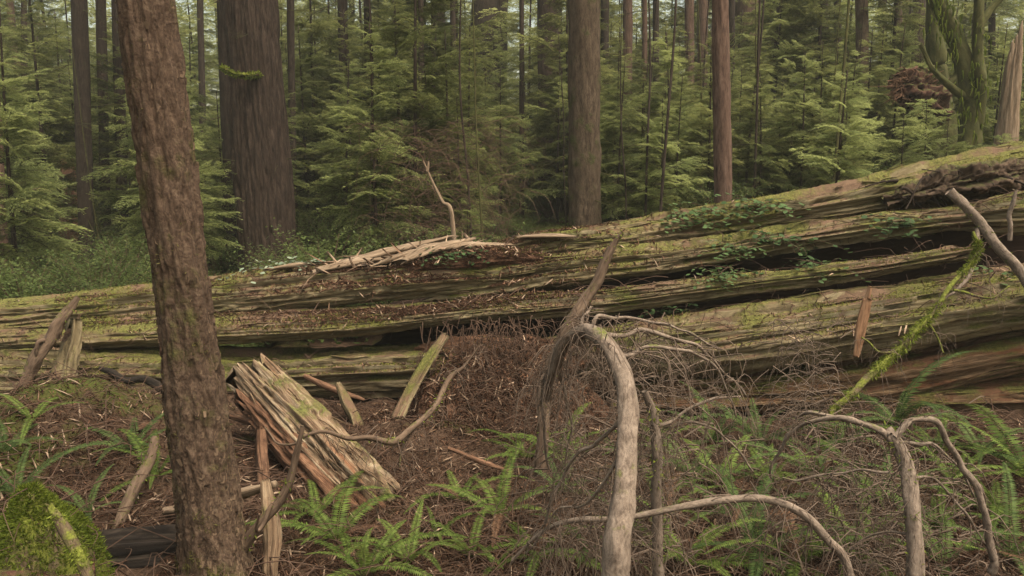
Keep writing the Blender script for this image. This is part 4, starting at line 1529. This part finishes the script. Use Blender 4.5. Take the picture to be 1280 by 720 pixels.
# the big arching dead branch in the foreground
stick('arching_branch', 'thick grey dead branch arching up from the bottom edge, foreground centre', 'dead branch',
      [(682, 500, 4.3, 9), (690, 462, 4.2, 13), (706, 428, 4.1, 17), (733, 414, 4.0, 20), (756, 428, 3.85, 23), (774, 458, 3.75, 25), (786, 505, 3.6, 25), (783, 570, 3.45, 28), (775, 640, 3.3, 32), (768, 725, 3.2, 38)],
      M['stick'], n=28, knob=.15, seed=3, amp=.012, ground_end=True, hair=80, hl=(.15, .55), hf=(0, .45),
      subs=[[(745, 418, 3.95, 8), (790, 415, 4.0, 6), (850, 425, 4.1, 5), (890, 445, 4.2, 3), (935, 495, 4.3, 2)],
            [(740, 416, 3.95, 6), (760, 395, 4.0, 5), (830, 405, 4.2, 3), (900, 440, 4.3, 2)],
            [(770, 445, 3.8, 7), (810, 436, 3.9, 5), (865, 438, 4.0, 4), (905, 470, 4.1, 3), (920, 520, 4.2, 2)],
            [(735, 415, 4.0, 8), (728, 400, 4.05, 5), (736, 385, 4.1, 3)],
            [(783, 520, 3.6, 6), (740, 560, 3.8, 5), (710, 590, 3.9, 4), (680, 650, 4.0, 3), (650, 700, 4.1, 2)],
            [(780, 560, 3.5, 6), (740, 620, 3.6, 4), (700, 640, 3.8, 3), (655, 690, 4., 2)],
            [(700, 450, 4.2, 7), (678, 480, 4.3, 5), (676, 530, 4.4, 4), (690, 590, 4.5, 2)],
            [(720, 425, 4.1, 6), (705, 470, 4.2, 5), (712, 540, 4.3, 3), (700, 620, 4.4, 2)]])
stick('dead_stick', 'mossy brown leaning stick rising behind the arching grey branch', 'dead stick',
      [(778, 290, 6.6, 5), (762, 315, 6.6, 10), (742, 358, 6.55, 14), (715, 402, 6.5, 17), (695, 445, 6.5, 18), (680, 490, 6.45, 18), (678, 530, 6.4, 16)],
      M['stick_brown'], n=18, knob=.2, seed=8, amp=.02, ground_end=True, moss=300)
stick('dead_stick', 'short grey upright stick standing right of the arching grey branch', 'dead stick',
      [(806, 488, 4.2, 8), (816, 520, 4.2, 12), (820, 570, 4.2, 14), (818, 620, 4.2, 14), (822, 690, 4.2, 15)], M['stick'], seed=14, amp=.01, ground_end=True, moss=160, hair=50,
      subs=[[(816, 530, 4.2, 6), (850, 520, 4.25, 4), (890, 500, 4.3, 4), (928, 496, 4.4, 2)], [(818, 545, 4.2, 5), (860, 525, 4.3, 4), (900, 540, 4.4, 3), (945, 590, 4.5, 2)]])
stick('dead_branch', 'long thin brown branch bowed low across the right foreground', 'dead branch',
      [(640, 700, 4.1, 4), (680, 664, 4.0, 6), (720, 650, 3.9, 7), (780, 648, 3.85, 8), (850, 634, 3.8, 9), (905, 625, 3.8, 10), (955, 624, 3.8, 10), (1000, 640, 3.8, 11), (1035, 675, 3.8, 11), (1060, 712, 3.8, 12)],
      M['stick'], seed=21, ground_end=True, hair=60)
stick('arching_branch', 'grey dead branch standing at lower right with two drooping arms', 'dead branch',
      [(1108, 536, 4.2, 15), (1122, 556, 4.15, 16), (1134, 590, 4.1, 18), (1141, 640, 4.0, 20), (1144, 725, 3.9, 23)], M['stick'], n=20, seed=33, knob=.14, ground_end=True, moss=200, hair=50, hl=(.1, .4),
      subs=[[(1118, 552, 4.15, 10), (1085, 532, 4.2, 8), (1040, 526, 4.3, 7), (1000, 534, 4.4, 5), (975, 560, 4.5, 4), (962, 600, 4.6, 2)],
            [(1112, 545, 4.15, 9), (1080, 528, 4.3, 6), (1020, 520, 4.4, 5), (990, 526, 4.5, 2)],
            [(1118, 545, 4.15, 9), (1140, 524, 4.2, 8), (1170, 524, 4.2, 8), (1195, 560, 4.2, 8), (1218, 610, 4.2, 9), (1232, 660, 4.2, 10), (1238, 720, 4.2, 11)],
            [(1120, 555, 4.2, 5), (1160, 556, 4.3, 4), (1195, 580, 4.3, 3), (1220, 620, 4.3, 2)],
            [(1110, 590, 4.1, 4), (1070, 584, 4.2, 3), (1020, 596, 4.3, 3), (975, 600, 4.4, 2)],
            [(1135, 600, 4.1, 4), (1170, 600, 4.2, 3), (1205, 640, 4.2, 3), (1228, 680, 4.2, 2)],
            [(1140, 660, 4.0, 4), (1100, 668, 4.1, 3), (1060, 690, 4.2, 2)]])
stick('dead_stick', 'bright moss-coated stick slanting up against the log at right', 'dead stick',
      [(1216, 290, 7.3, 3), (1220, 318, 7.3, 5), (1190, 362, 7.2, 6), (1158, 404, 7.1, 7), (1120, 440, 7.0, 9), (1080, 474, 6.9, 10), (1040, 508, 6.8, 8)], M['stick_moss'], seed=41, amp=.05, moss=2600, mlen=.05, hair=30,
      subs=[[(1158, 404, 7.1, 4), (1172, 425, 7.05, 3), (1180, 440, 7.0, 2)], [(1190, 362, 7.2, 4), (1230, 372, 7.2, 3), (1262, 360, 7.2, 2)], [(1120, 440, 7.0, 4), (1095, 436, 7.0, 3), (1078, 420, 7, 2)]],
      ground_end=True)
stick('dead_stick', 'grey broken branch with mossy middle poking over the log top right', 'dead stick',
      [(1186, 238, 7.8, 11), (1205, 255, 7.75, 12), (1228, 282, 7.7, 12), (1252, 312, 7.6, 13), (1280, 345, 7.5, 13), (1320, 400, 7.4, 13)], M['stick'], seed=44, knob=.2, amp=.02, moss=220,
      subs=[[(1222, 285, 7.7, 6), (1222, 320, 7.6, 5), (1205, 352, 7.5, 4), (1180, 372, 7.4, 3)], [(1270, 235, 7.6, 4), (1262, 270, 7.6, 6), (1262, 300, 7.6, 6)]])
stick('dead_stick', 'short orange-brown peg leaning upright on the broad slab', 'dead stick',
      [(1088, 358, 7.35, 8), (1083, 380, 7.35, 12), (1076, 415, 7.35, 12), (1070, 446, 7.35, 8)], M['peg'], n=18, seed=47, flat=1)
stick('dead_stick', 'pale forked stick leaning up behind the splintered planks', 'dead stick',
      [(528, 200, 10.6, 1.5), (540, 226, 10.6, 3), (553, 252, 10.55, 4), (566, 280, 10.5, 6)], M['pale_wood'], seed=50, subs=[[(536, 215, 10.6, 4), (536, 202, 10.6, 2)]], ground_end=True)
stick('dead_stick', 'mossy grey stick leaning against the left end of the log', 'dead stick',
      [(97, 368, 8.3, 6), (78, 396, 8.2, 13), (58, 430, 8.1, 16), (38, 465, 8.0, 16), (20, 500, 7.9, 14)], M['stick_brown'], n=16, knob=.25, seed=53, amp=.03, ground_end=True, moss=250,
      subs=[[(62, 425, 8.1, 6), (48, 428, 8.0, 5), (45, 450, 8.0, 3)]])
stick('dead_stick', 'broad mossy broken slab propped at the left foot of the log', 'broken slab',
      [(94, 398, 8.35, 12), (90, 430, 8.3, 30), (78, 470, 8.2, 40), (62, 512, 8.0, 42)], M['log'], n=30, flat=1, seed=57, ground_end=True, hair=70, hairmat='twig_brown')
stick('dead_stick', 'dark curved branch stub sticking out of the log beside the leaning tree', 'dead stick',
      [(124, 460, 8.4, 5), (140, 466, 8.35, 9), (158, 476, 8.3, 9), (180, 474, 8.35, 10), (205, 486, 8.4, 12)], M['char'], seed=60, knob=.2)
stick('dead_stick', 'flat grey-green plank leaning on the log right of the broken log chunk', 'plank',
      [(556, 418, 8.1, 14), (535, 450, 7.9, 15), (512, 490, 7.7, 15), (496, 524, 7.5, 12)], M['log'], n=22, seed=63, flat=1)
stick('dead_stick', 'greenish split stick standing under the flat grey-green plank', 'dead stick',
      [(422, 478, 7.7, 6), (434, 505, 7.6, 17), (446, 530, 7.5, 16), (450, 560, 7.3, 12)], M['log'], n=20, seed=66, flat=1, ground_end=True)
stick('dead_branch', 'thin mossy branch reaching right over the broken log chunk', 'dead branch',
      [(375, 545, 5.4, 4), (410, 543, 5.5, 5), (450, 546, 5.6, 7), (490, 545, 5.8, 9), (520, 530, 6.0, 8), (545, 505, 6.2, 7), (562, 470, 6.4, 7), (580, 455, 6.5, 3)], M['stick_brown'], seed=69, amp=.06, hair=40, moss=160,
      subs=[[(520, 530, 6.0, 4), (505, 555, 6.0, 3), (498, 585, 5.9, 2)], [(562, 470, 6.4, 4), (590, 450, 6.5, 3), (600, 430, 6.5, 2)]])
stick('dead_branch', 'slender forked grey branch standing right of the leaning tree foot', 'dead branch',
      [(378, 530, 4.7, 5), (370, 565, 4.7, 8), (358, 610, 4.7, 10), (330, 650, 4.7, 13), (305, 685, 4.7, 16), (284, 724, 4.7, 18)], M['stick_brown'], n=14, knob=.25, seed=72, amp=.015, ground_end=True, moss=120,
      subs=[[(374, 550, 4.7, 4), (352, 555, 4.8, 3), (330, 530, 4.9, 2)], [(345, 630, 4.7, 6), (320, 660, 4.6, 5), (322, 640, 4.5, 3)]])
stick('dead_branch', 'mossy branch lying towards the left foot of the leaning tree', 'dead branch',
      [(196, 545, 5.9, 10), (182, 580, 5.7, 14), (165, 610, 5.5, 16), (150, 650, 5.3, 14), (140, 670, 5.2, 8)], M['stick_brown'], seed=75, amp=.02, moss=300)
stick('dead_stick', 'mossy dark stick leaning on the green hummock at lower left', 'dead stick',
      [(62, 632, 4.2, 8), (80, 660, 4.15, 15), (96, 690, 4.1, 16), (112, 730, 4.05, 16)], M['stick_moss'], seed=78, moss=420, ground_end=True)
stick('rotten_chunk', 'upright rotten wood fragment at the right foot of the leaning tree', 'wood fragment',
      [(332, 600, 5.0, 11), (336, 635, 4.9, 19), (340, 668, 4.8, 21), (338, 705, 4.7, 17)], M['chunk'], n=36, flat=1, seed=81, ground_end=True)
stick('rotten_chunk', 'narrow brown wood fragment between leaning tree and broken log chunk', 'wood fragment',
      [(326, 535, 6.3, 9), (328, 565, 6.2, 15), (330, 590, 6.0, 15), (330, 610, 5.9, 12)], M['red_wood'], n=30, flat=1, seed=84, ground_end=True)
# near-ground red-brown slabs around the tree foot
for (a, b_, Yt, w, lab) in [((205, 640), (345, 605), 5.2, 16, 'pale broken plank lying behind the leaning tree foot'),
                            ((120, 560), (190, 530), 6.6, 12, 'brown flat wood piece on the litter left of the leaning tree'),
                            ((285, 520), (360, 535), 7.0, 9, 'thin brown stick lying behind the broken log chunk'),
                            ((380, 470), (455, 500), 8.0, 9, 'reddish stick leaning on the log behind the broken chunk'),
                            ((560, 560), (640, 590), 6.5, 7, 'straight thin stick lying below the debris pile')]:
    stick('wood_piece', lab, 'wood piece', [(a[0], a[1], Yt + .1, w * .6), ((a[0] + b_[0]) / 2, (a[1] + b_[1]) / 2 + 2, Yt, w), (b_[0], b_[1], Yt - .1, w * .5)], M['pale_wood' if 'pale' in lab else 'red_wood'], seed=a[0], knob=.35)

# wispy dead-twig thickets
def wisp(name, label, px0, px1, py0, py1, Y0, Y1, n, mat, seed, L_=(.15, .6)):
    r = random.Random(seed)
    mb = MB()
    c = P((px0 + px1) / 2, (py0 + py1) / 2, (Y0 + Y1) / 2)
    o = np.array([c[0], c[1], ghf(c[0], c[1])])
    for i in range(n):
        px = r.triangular(px0, px1)
        py = r.uniform(py0, py1)
        Y = Y0 + (Y1 - Y0) * (1 - (py - py0) / (py1 - py0)) + r.uniform(-.25, .25)
        p = P(px, py, Y)
        if p[2] < ghf(p[0], p[1]):
            p[2] = ghf(p[0], p[1]) + .02
        p = p - o
        l2 = r.uniform(*L_)
        sd = r.choice([-1, 1])
        d = np.array([sd * r.uniform(.1, .8), r.uniform(-.4, .4), r.uniform(-1, .1)])
        e = p + d * l2
        sweep(mb, [p, p + d * l2 * .5 + np.array([sd * .1 * l2, 0, .15 * l2]), e + np.array([0, 0, -.12 * l2])], np.array([.0035, .0028, .001]) * r.choice([.5, .8, 1, 1.7]), 3, 6, caps=False)
    ob = mb.build(name, M[mat], loc=o)
    return tag(ob, label, 'dead twigs', kind='stuff')


wisp('dead_twigs', 'grey wispy dead twigs hanging beneath the arching grey branch', 660, 900, 430, 700, 4.2, 5.2, 650, 'twig', 1)
wisp('dead_twigs', 'grey wispy dead twigs under the two drooping arms at lower right', 940, 1230, 545, 715, 4.3, 4.9, 420, 'twig', 2)
wisp('dead_twigs', 'brown wispy twigs against the log left of the moss-coated stick', 950, 1060, 400, 540, 6.6, 7.4, 260, 'twig', 3)
wisp('dead_twigs', 'brown brittle twigs over the debris pile in the middle', 540, 720, 400, 540, 7.2, 8.0, 500, 'twig_brown', 4, (.1, .45))
wisp('dead_twigs', 'dark brown dead twigs behind the splintered planks', 440, 680, 150, 300, 12.5, 13.5, 650, 'twig_brown', 5, (.3, 1.0))
wisp('dead_twigs', 'brown twigs fallen over the right foreground ferns', 830, 1290, 500, 720, 4.6, 6.8, 420, 'twig', 6, (.15, .55))

# ------------------------------------------------------------------ broken log chunk
A_, B_ = P(322, 474, 7.0), P(462, 622, 5.85)
o = np.array([B_[0], B_[1], ghf(B_[0], B_[1])])
ch = empty('broken_log', o, 'splintered pale broken log chunk leaning towards the ferns, left of centre', 'broken log')
mb = MB()
sweep(mb, [A_ - o, A_ * .5 + B_ * .5 - o + np.array([0, 0, .02]), B_ - o], [.175, .20, .19], 110, 260,
      lambda v, S, A: .028 * fbm(np.stack([S * .9, np.cos(A) * 2, np.sin(A) * 2], -1), 3, 91) - .045 * (1 - np.abs(fbm(np.stack([S * .9, np.cos(A) * 9, np.sin(A) * 9], -1), 2, 92))) ** 10
      + .012 * fbm(np.stack([S * 2.0, np.cos(A) * 20, np.sin(A) * 20], -1), 3, 93) + .010 * fbm(np.stack([S * 9, np.cos(A) * 12, np.sin(A) * 12], -1), 3, 94)
      + .035 * sst(-.03, .03, vn(np.stack([S * 1.6, np.cos(A) * 4, np.sin(A) * 4], -1), 95)) - .02,
      axial=lambda s, a: .30 * vn(np.stack(np.broadcast_arrays(np.cos(a)[None] * 9, np.sin(a)[None] * 9, 0 * s[:, None]), -1), 9)
      * (np.exp(-s[:, None] / .3) * .7 + np.exp(-(s[-1] - s[:, None]) / .35)))
mb.build('wood_body', M['chunk'], ch)
ax = (B_ - A_) / np.linalg.norm(B_ - A_)
s1 = np.cross(ax, [0, 0, 1.])
s1 /= np.linalg.norm(s1)
s2 = np.cross(s1, ax)
lo_ = -s2 * .08 + s1 * (.12 if s1[0] < 0 else -.12)
mb = MB()
sweep(mb, [A_ + ax * .12 + lo_ - o, A_ * .5 + B_ * .5 + lo_ * 1.05 - o, B_ + ax * .06 + lo_ * .9 - o], [.13, .18, .19], 90, 220,
      lambda v, S, A: .03 * fbm(np.stack([S * 1.2, np.cos(A) * 3, np.sin(A) * 3], -1), 3, 191) - .06 * (1 - np.abs(fbm(np.stack([S * 1.6, np.cos(A) * 8, np.sin(A) * 8], -1), 2, 192))) ** 6
      + .012 * fbm(np.stack([S * 7, np.cos(A) * 14, np.sin(A) * 14], -1), 3, 193),
      axial=lambda s, a: .30 * vn(np.stack(np.broadcast_arrays(np.cos(a)[None] * 9, np.sin(a)[None] * 9, 0 * s[:, None]), -1), 19)
      * (np.exp(-s[:, None] / .3) * .7 + np.exp(-(s[-1] - s[:, None]) / .35)))
mb.build('rotten_side', M['chunk_red'], ch)['label'] = 'fissured red-brown rotten underside'
mb = MB()
r = random.Random(17)
ax = (B_ - A_) / np.linalg.norm(B_ - A_)
s1 = np.cross(ax, [0, 0, 1.])
s1 /= np.linalg.norm(s1)
s2 = np.cross(s1, ax)
TL = np.linalg.norm(B_ - A_)
for k in range(620):
    a = r.uniform(0, 2 * PI)
    low = r.random() < .55
    t0 = r.uniform(.55, .95) if low else r.uniform(-.02, .8)
    L_ = r.uniform(.08, .34)
    rad = .20 * r.uniform(.55 if low else .93, 1.06)
    p = A_ + ax * TL * t0 + s1 * math.cos(a) * rad + s2 * math.sin(a) * rad - o
    e = p + ax * L_ + (s1 * r.gauss(0, .05) + s2 * r.gauss(0, .05)) * L_ * 2
    w = r.uniform(.003, .014)
    sweep(mb, [p, (p + e) / 2 + s2 * r.uniform(0, .01), e], [w, w * .9, .001], 5, 5, rad2=[w * .5, w * .4, .001])
mb.build('splinters', M['chunk'], ch)['kind'] = 'stuff'

# splintered pale planks on top of the log
PL = [((392, 352), (562, 296), 9.45, 9.6, 9, 'longest pale splintered plank lying on the log left of centre'),
      ((400, 343), (500, 318), 9.35, 9.5, 8, 'pale splintered plank just below the longest one'),
      ((440, 330), (545, 303), 9.6, 9.7, 6, 'thin pale splinter behind the longest plank'),
      ((500, 378), (565, 312), 9.15, 9.4, 12, 'broad pale slab slanting steeply beside the longest plank'),
      ((528, 360), (582, 305), 9.1, 9.35, 10, 'pale slab leaning right beside the small leafy sprig'),
      ((470, 352), (530, 336), 9.2, 9.3, 6, 'short flat splinter in the middle of the plank heap'),
      ((340, 336), (385, 330), 9.6, 9.6, 6, 'small pale bark piece below the pale seedling'),
      ((545, 345), (640, 312), 9.2, 9.4, 8, 'pale flat fragment right of the plank heap'),
      ((655, 300), (720, 296), 9.5, 9.4, 6, 'flat brown fragment resting on the mossy top slab')]
for i, (a, b_, Ya, Yb, w, lab) in enumerate(PL):
    p, q = P(a[0], a[1], Ya), P(b_[0], b_[1], Yb)
    hp, hq = drop(p[0], p[1])[0].z, drop(q[0], q[1])[0].z
    p[2] = min(max(p[2], hp + .05), hp + .32)
    q[2] = min(max(q[2], hq + .08), hq + .34)
    o = p.copy()
    mb = MB()
    k = w * 9.4 / F / 2
    sweep(mb, [p - o, (p + q) / 2 - o + np.array([0, 0, .01]), q - o], [k * .7, k, k * .35], 12, 60, lambda v, S, A: k * .5 * fbm(np.stack([S * 2.5 + i, np.cos(A) * 3, np.sin(A) * 3], -1), 3, i), rad2=[k * 2, k * 2.6, k * .8],
          axial=lambda s, a2: .14 * vn(np.stack(np.broadcast_arrays(np.cos(a2)[None] * 5 + i, np.sin(a2)[None] * 5, 0 * s[:, None]), -1), 9) * (np.exp(-s[:, None] / .1) + np.exp(-(s[-1] - s[:, None]) / .15)))
    tag(mb.build('splintered_plank', M['pale_wood'], loc=o), lab, 'plank', 'splintered planks on the log')

# charred hollow log at the lower left and the log under the hummock
a, b_ = P(85, 704, 4.75), P(205, 690, 4.95)
o = (a + b_) / 2
cl = empty('charred_log', o, 'dark wet rotten log lying behind the left foot of the leaning tree', 'rotten log')
mb = MB()
sweep(mb, [a - o + np.array([-.3, -.05, -.1]), a - o, (a + b_) / 2 - o, b_ - o + np.array([.25, .05, 0])], [.13, .17, .17, .14], 60, 160,
      lambda v, S, A: .03 * fbm(np.stack([S * 1.2, np.cos(A) * 3, np.sin(A) * 3], -1), 4, 5) - .05 * (1 - np.abs(fbm(np.stack([S * .8, np.cos(A) * 5, np.sin(A) * 5], -1), 2, 2))) ** 4)
mb.build('wood_body', M['char'], cl)
a, b_ = P(-80, 765, 4.1), P(120, 722, 4.45)
o = (a + b_) / 2
cl = empty('rotten_log', o, 'red-brown rotten log under the bright moss hummock at lower left', 'rotten log')
mb = MB()
sweep(mb, [a - o, (a + b_) / 2 - o, b_ - o], [.26, .24, .10], 60, 130,
      lambda v, S, A: .04 * fbm(np.stack([S * 1.2, np.cos(A) * 3, np.sin(A) * 3], -1), 4, 5) - .05 * (1 - np.abs(fbm(np.stack([S * .8, np.cos(A) * 6, np.sin(A) * 6], -1), 2, 2))) ** 4)
mb.build('wood_body', M['root_red'], cl)


# ------------------------------------------------------------------ ferns
def frond_mesh(seed, L_, mat, arch=.5, up=.9, wmax=.10, n=26):
    r = np.random.default_rng(seed)
    mb = MB()
    t = np.linspace(0, 1, 14)
    el = up - (up + arch) * t
    dx = np.cos(el) * L_ / 13
    dz = np.sin(el) * L_ / 13
    side = .10 * r.uniform(-1, 1) * t ** 2 * L_
    pts = np.stack([np.r_[0, np.cumsum(dx[:-1])], side, np.r_[0, np.cumsum(dz[:-1])]], -1)
    sweep(mb, pts, np.linspace(.0035, .0012, 14), 4, 18, caps=False)
    q = resample(pts, n * 2 + 6)
    V = []
    for i in range(4, n * 2 + 5):
        f = i / (n * 2 + 5)
        w = wmax * min(1, (f * 3.2 + .3)) * (1 - f) ** .62 * r.uniform(.85, 1.1) + .004
        tg = q[min(i + 1, len(q) - 1)] - q[i - 1]
        tg /= np.linalg.norm(tg)
        for sd in (-1, 1):
            sv = np.cross([0, 0, 1.], tg) * sd
            sv /= np.linalg.norm(sv) + 1e-6
            upv = np.cross(tg, sv) * sd
            d = sv * .94 + tg * .34 + upv * r.uniform(-.28, .05) * 1.0 + np.array([0, 0, -.12])
            b = q[i]
            hw = L_ / (n * 2 + 6) * .52
            e = b + d * w
            m_ = b + d * w * .35
            V.append([b, m_ + tg * hw, e, m_ - tg * hw])
    V = np.array(V)
    mb.add(V.reshape(-1, 3), np.arange(len(V) * 4).reshape(-1, 4))
    return mb.mesh('frond', mat, False)


FR = {k: [frond_mesh(300 + i + 10 * j, 1., M[k], .35 + .2 * (i % 3), .75 + .12 * (i % 4)) for i in range(5)] for j, k in enumerate(('fern', 'fern_dark', 'fern_dead'))}


def fern(px, py, s, lab, mat='fern', n=8, seed=0, az=None, spread=2 * PI, lift=0., on=None, pt=None, Y=None):
    r = random.Random(seed + int(px))
    g = P(px, py, Y) if Y else G(px, py)
    t = empty('sword_fern', g, lab, 'fern')
    for i in range(n):
        o = bpy.data.objects.new('frond', FR['fern_dead' if r.random() < .03 else mat][r.randrange(5)])
        COL.objects.link(o)
        o.parent = t
        a = (r.uniform(0, .4) + 2 * PI * i / n) if az is None else az + spread * ((i + .5) / n - .5) + r.uniform(-.1, .1)
        k = s * r.uniform(.55, 1.15)
        o.scale = (k, k, k)
        o.rotation_euler = (r.uniform(-.25, .25), r.uniform(-.25, .3), a)
    return t


FE = [
    (420, 668, .50, 'bright fern clump below the broken log chunk, nearest the bottom edge', 'fern', 9),
    (455, 712, .45, 'bright fern right of the leaning tree foot at the bottom edge', 'fern', 8),
    (395, 640, .38, 'bright fern tucked against the foot of the broken log chunk', 'fern', 7),
    (575, 618, .42, 'bright fern with arched fronds right of the broken log chunk', 'fern', 8),
    (545, 668, .25, 'small fern sprig below the arched-frond fern', 'fern', 4),
    (620, 705, .28, 'single upright fern frond tuft at the bottom edge left of the arching branch', 'fern', 3),
    (655, 565, .50, 'grassy fern clump right of the debris pile', 'fern', 9),
    (625, 640, .42, 'spreading fern between debris pile and bottom edge', 'fern', 7),
    (700, 610, .40, 'fern half hidden behind the arching grey branch', 'fern_dark', 7),
    (195, 590, .42, 'fern beside the left flank of the leaning tree', 'fern', 8),
    (165, 560, .34, 'light fern on the litter left of the leaning tree', 'fern_dark', 7),
    (20, 615, .45, 'dark fern above the bright moss hummock', 'fern_dark', 8),
    (5, 560, .40, 'fern on the mossy bank at the left edge', 'fern_dark', 6),
    (865, 590, .55, 'fern right of the short grey upright stick', 'fern_dark', 8),
    (920, 640, .55, 'fern behind the long thin bowed branch', 'fern_dark', 9),
    (860, 700, .48, 'fern at the bottom edge right of the arching grey branch', 'fern', 8),
    (950, 545, .60, 'fern at the foot of the log below the brown wispy twigs', 'fern_dark', 9),
    (890, 545, .50, 'small-leaved fern at the foot of the bottom slab', 'fern_dark', 8),
    (995, 700, .50, 'fern at the bottom edge under the bowed branch', 'fern', 9),
    (1070, 690, .50, 'fern left of the standing grey branch with drooping arms', 'fern', 8),
    (1020, 590, .50, 'fern under the left drooping arm', 'fern_dark', 8),
    (1110, 620, .45, 'fern behind the standing grey branch with drooping arms', 'fern_dark', 7),
    (1180, 700, .50, 'fern inside the right drooping arm at the bottom edge', 'fern_dark', 8),
    (1190, 600, .48, 'fern behind the right drooping arm', 'fern', 8),
    (1120, 520, .62, 'large fern at the foot of the moss-coated stick', 'fern_dark', 9),
    (1285, 585, .9, 'large fern with long arching fronds at the right edge', 'fern', 10),
    (1225, 560, .5, 'fern left of the large right-edge fern', 'fern_dark', 8),
    (1262, 690, .5, 'fern in the lower right corner', 'fern_dark', 8),
    (770, 560, .4, 'dark fern behind the thick part of the arching grey branch', 'fern_dark', 7),
    (740, 690, .42, 'dark fern at the bottom edge beside the arching grey branch', 'fern_dark', 7),
    (700, 560, .42, 'fern under the mossy brown leaning stick', 'fern', 8),
    (590, 690, .35, 'fern near the bottom edge between bright fern clump and frond tuft', 'fern', 6),
    (510, 700, .34, 'low fern at the bottom edge right of the nearest bright clump', 'fern', 6),
    (670, 690, .40, 'fern at bottom edge where the long bowed branch ends at left', 'fern', 7),
    (830, 640, .42, 'fern just above the long thin bowed branch', 'fern', 7),
    (900, 600, .42, 'fern in the twig tangle between the two grey branches', 'fern', 7),
    (945, 690, .46, 'fern enclosed under the bowed branch curve', 'fern_dark', 8),
    (965, 600, .42, 'fern left of the left drooping arm tip', 'fern', 7),
    (1050, 550, .48, 'fern behind the top of the left drooping arm', 'fern_dark', 8),
    (1080, 600, .40, 'fern between left drooping arm and standing branch', 'fern', 7),
    (1165, 655, .40, 'fern between standing branch and right drooping arm', 'fern', 7),
    (1245, 640, .5, 'fern right of the right drooping arm', 'fern', 8),
    (1170, 560, .42, 'fern behind the top of the right drooping arm', 'fern', 7),
    (820, 550, .42, 'fern behind the short grey upright stick', 'fern', 7),
    (110, 640, .3, 'small fern between moss hummock and leaning tree', 'fern_dark', 5),
    (40, 520, .36, 'pale small fern high on the mossy bank at left', 'fern', 5),
]
for i, (px, py, s, lab, mt_, n) in enumerate(FE):
    fern(px, py + 18 * s, s * 1.65, lab, mt_, n, i)
fern(1160, 500, .5, 'dead rust-brown fern hanging behind the large fern at right', 'fern_dead', 4, 77)

# small saplings' foliage drooping into view at the upper left is part of these taller firs
# ------------------------------------------------------------------ the air
hz, HN, HL = newmat('haze_air')
pv = HN.new('ShaderNodeVolumePrincipled')
pv.inputs['Color'].default_value = (.93, .95, .86, 1)
pv.inputs['Density'].default_value = .0009
ho = HN.new('ShaderNodeOutputMaterial')
HL.new(pv.outputs[0], ho.inputs['Volume'])
mb = MB()
x0, x1, y0, y1, z0, z1 = -130, 130, -25, 155, -3., 34.
mb.add([(x0, y0, z0), (x1, y0, z0), (x1, y1, z0), (x0, y1, z0), (x0, y0, z1), (x1, y0, z1), (x1, y1, z1), (x0, y1, z1)],
       [(0, 3, 2, 1), (4, 5, 6, 7), (0, 1, 5, 4), (1, 2, 6, 5), (2, 3, 7, 6), (3, 0, 4, 7)])
tag(mb.build('haze', hz, smooth=False), 'faint pale forest haze filling the air', 'haze', kind='stuff')
# ------------------------------------------------------------------ camera and light
cam = bpy.data.cameras.new('camera')
co_ = bpy.data.objects.new('camera', cam)
COL.objects.link(co_)
co_.location = (0, 0, CAM_Z)
co_.rotation_euler = (math.radians(90) - TH, 0, 0)
cam.lens = 36 * F / 1280
cam.sensor_width = 36
cam.clip_end = 600
cam.clip_start = .05
scene.camera = co_

SUN_EL, SUN_AZ = 66, 130      # azimuth measured from +Y towards +X : high, from behind the viewer's right
w = bpy.data.worlds.new('World')
scene.world = w
w.use_nodes = True
N, L = w.node_tree.nodes, w.node_tree.links
bg = N['Background']
sky = N.new('ShaderNodeTexSky')
sky.sky_type = 'NISHITA'
sky.sun_disc = False
sky.sun_elevation = math.radians(SUN_EL)
sky.sun_rotation = math.radians(SUN_AZ)
sky.air_density = 1.0
sky.dust_density = 5.0
sky.ozone_density = .6
tint = N.new('ShaderNodeMix')      # daylight filtered green-gold by the canopy
tint.data_type = 'RGBA'
tint.blend_type = 'MULTIPLY'
tint.inputs[0].default_value = 1
tint.inputs[7].default_value = (1.17, 1.03, .75, 1)
L.new(sky.outputs[0], tint.inputs[6])
L.new(tint.outputs[2], bg.inputs[0])
bg.inputs[1].default_value = .15
sl = bpy.data.lights.new('sun', 'SUN')
sl.energy = 2.9
sl.angle = math.radians(40)
sl.color = (1, .96, .88)
so = bpy.data.objects.new('sun', sl)
COL.objects.link(so)
d = Vector((math.sin(math.radians(SUN_AZ)) * math.cos(math.radians(SUN_EL)), math.cos(math.radians(SUN_AZ)) * math.cos(math.radians(SUN_EL)), math.sin(math.radians(SUN_EL))))
so.rotation_euler = d.to_track_quat('Z', 'Y').to_euler()
scene.view_settings.view_transform = 'Standard'
scene.view_settings.look = 'None'
scene.view_settings.exposure = 1.0
scene.view_settings.gamma = 1
scene.cycles.max_bounces = 6
scene.cycles.diffuse_bounces = 3
scene.cycles.transmission_bounces = 3
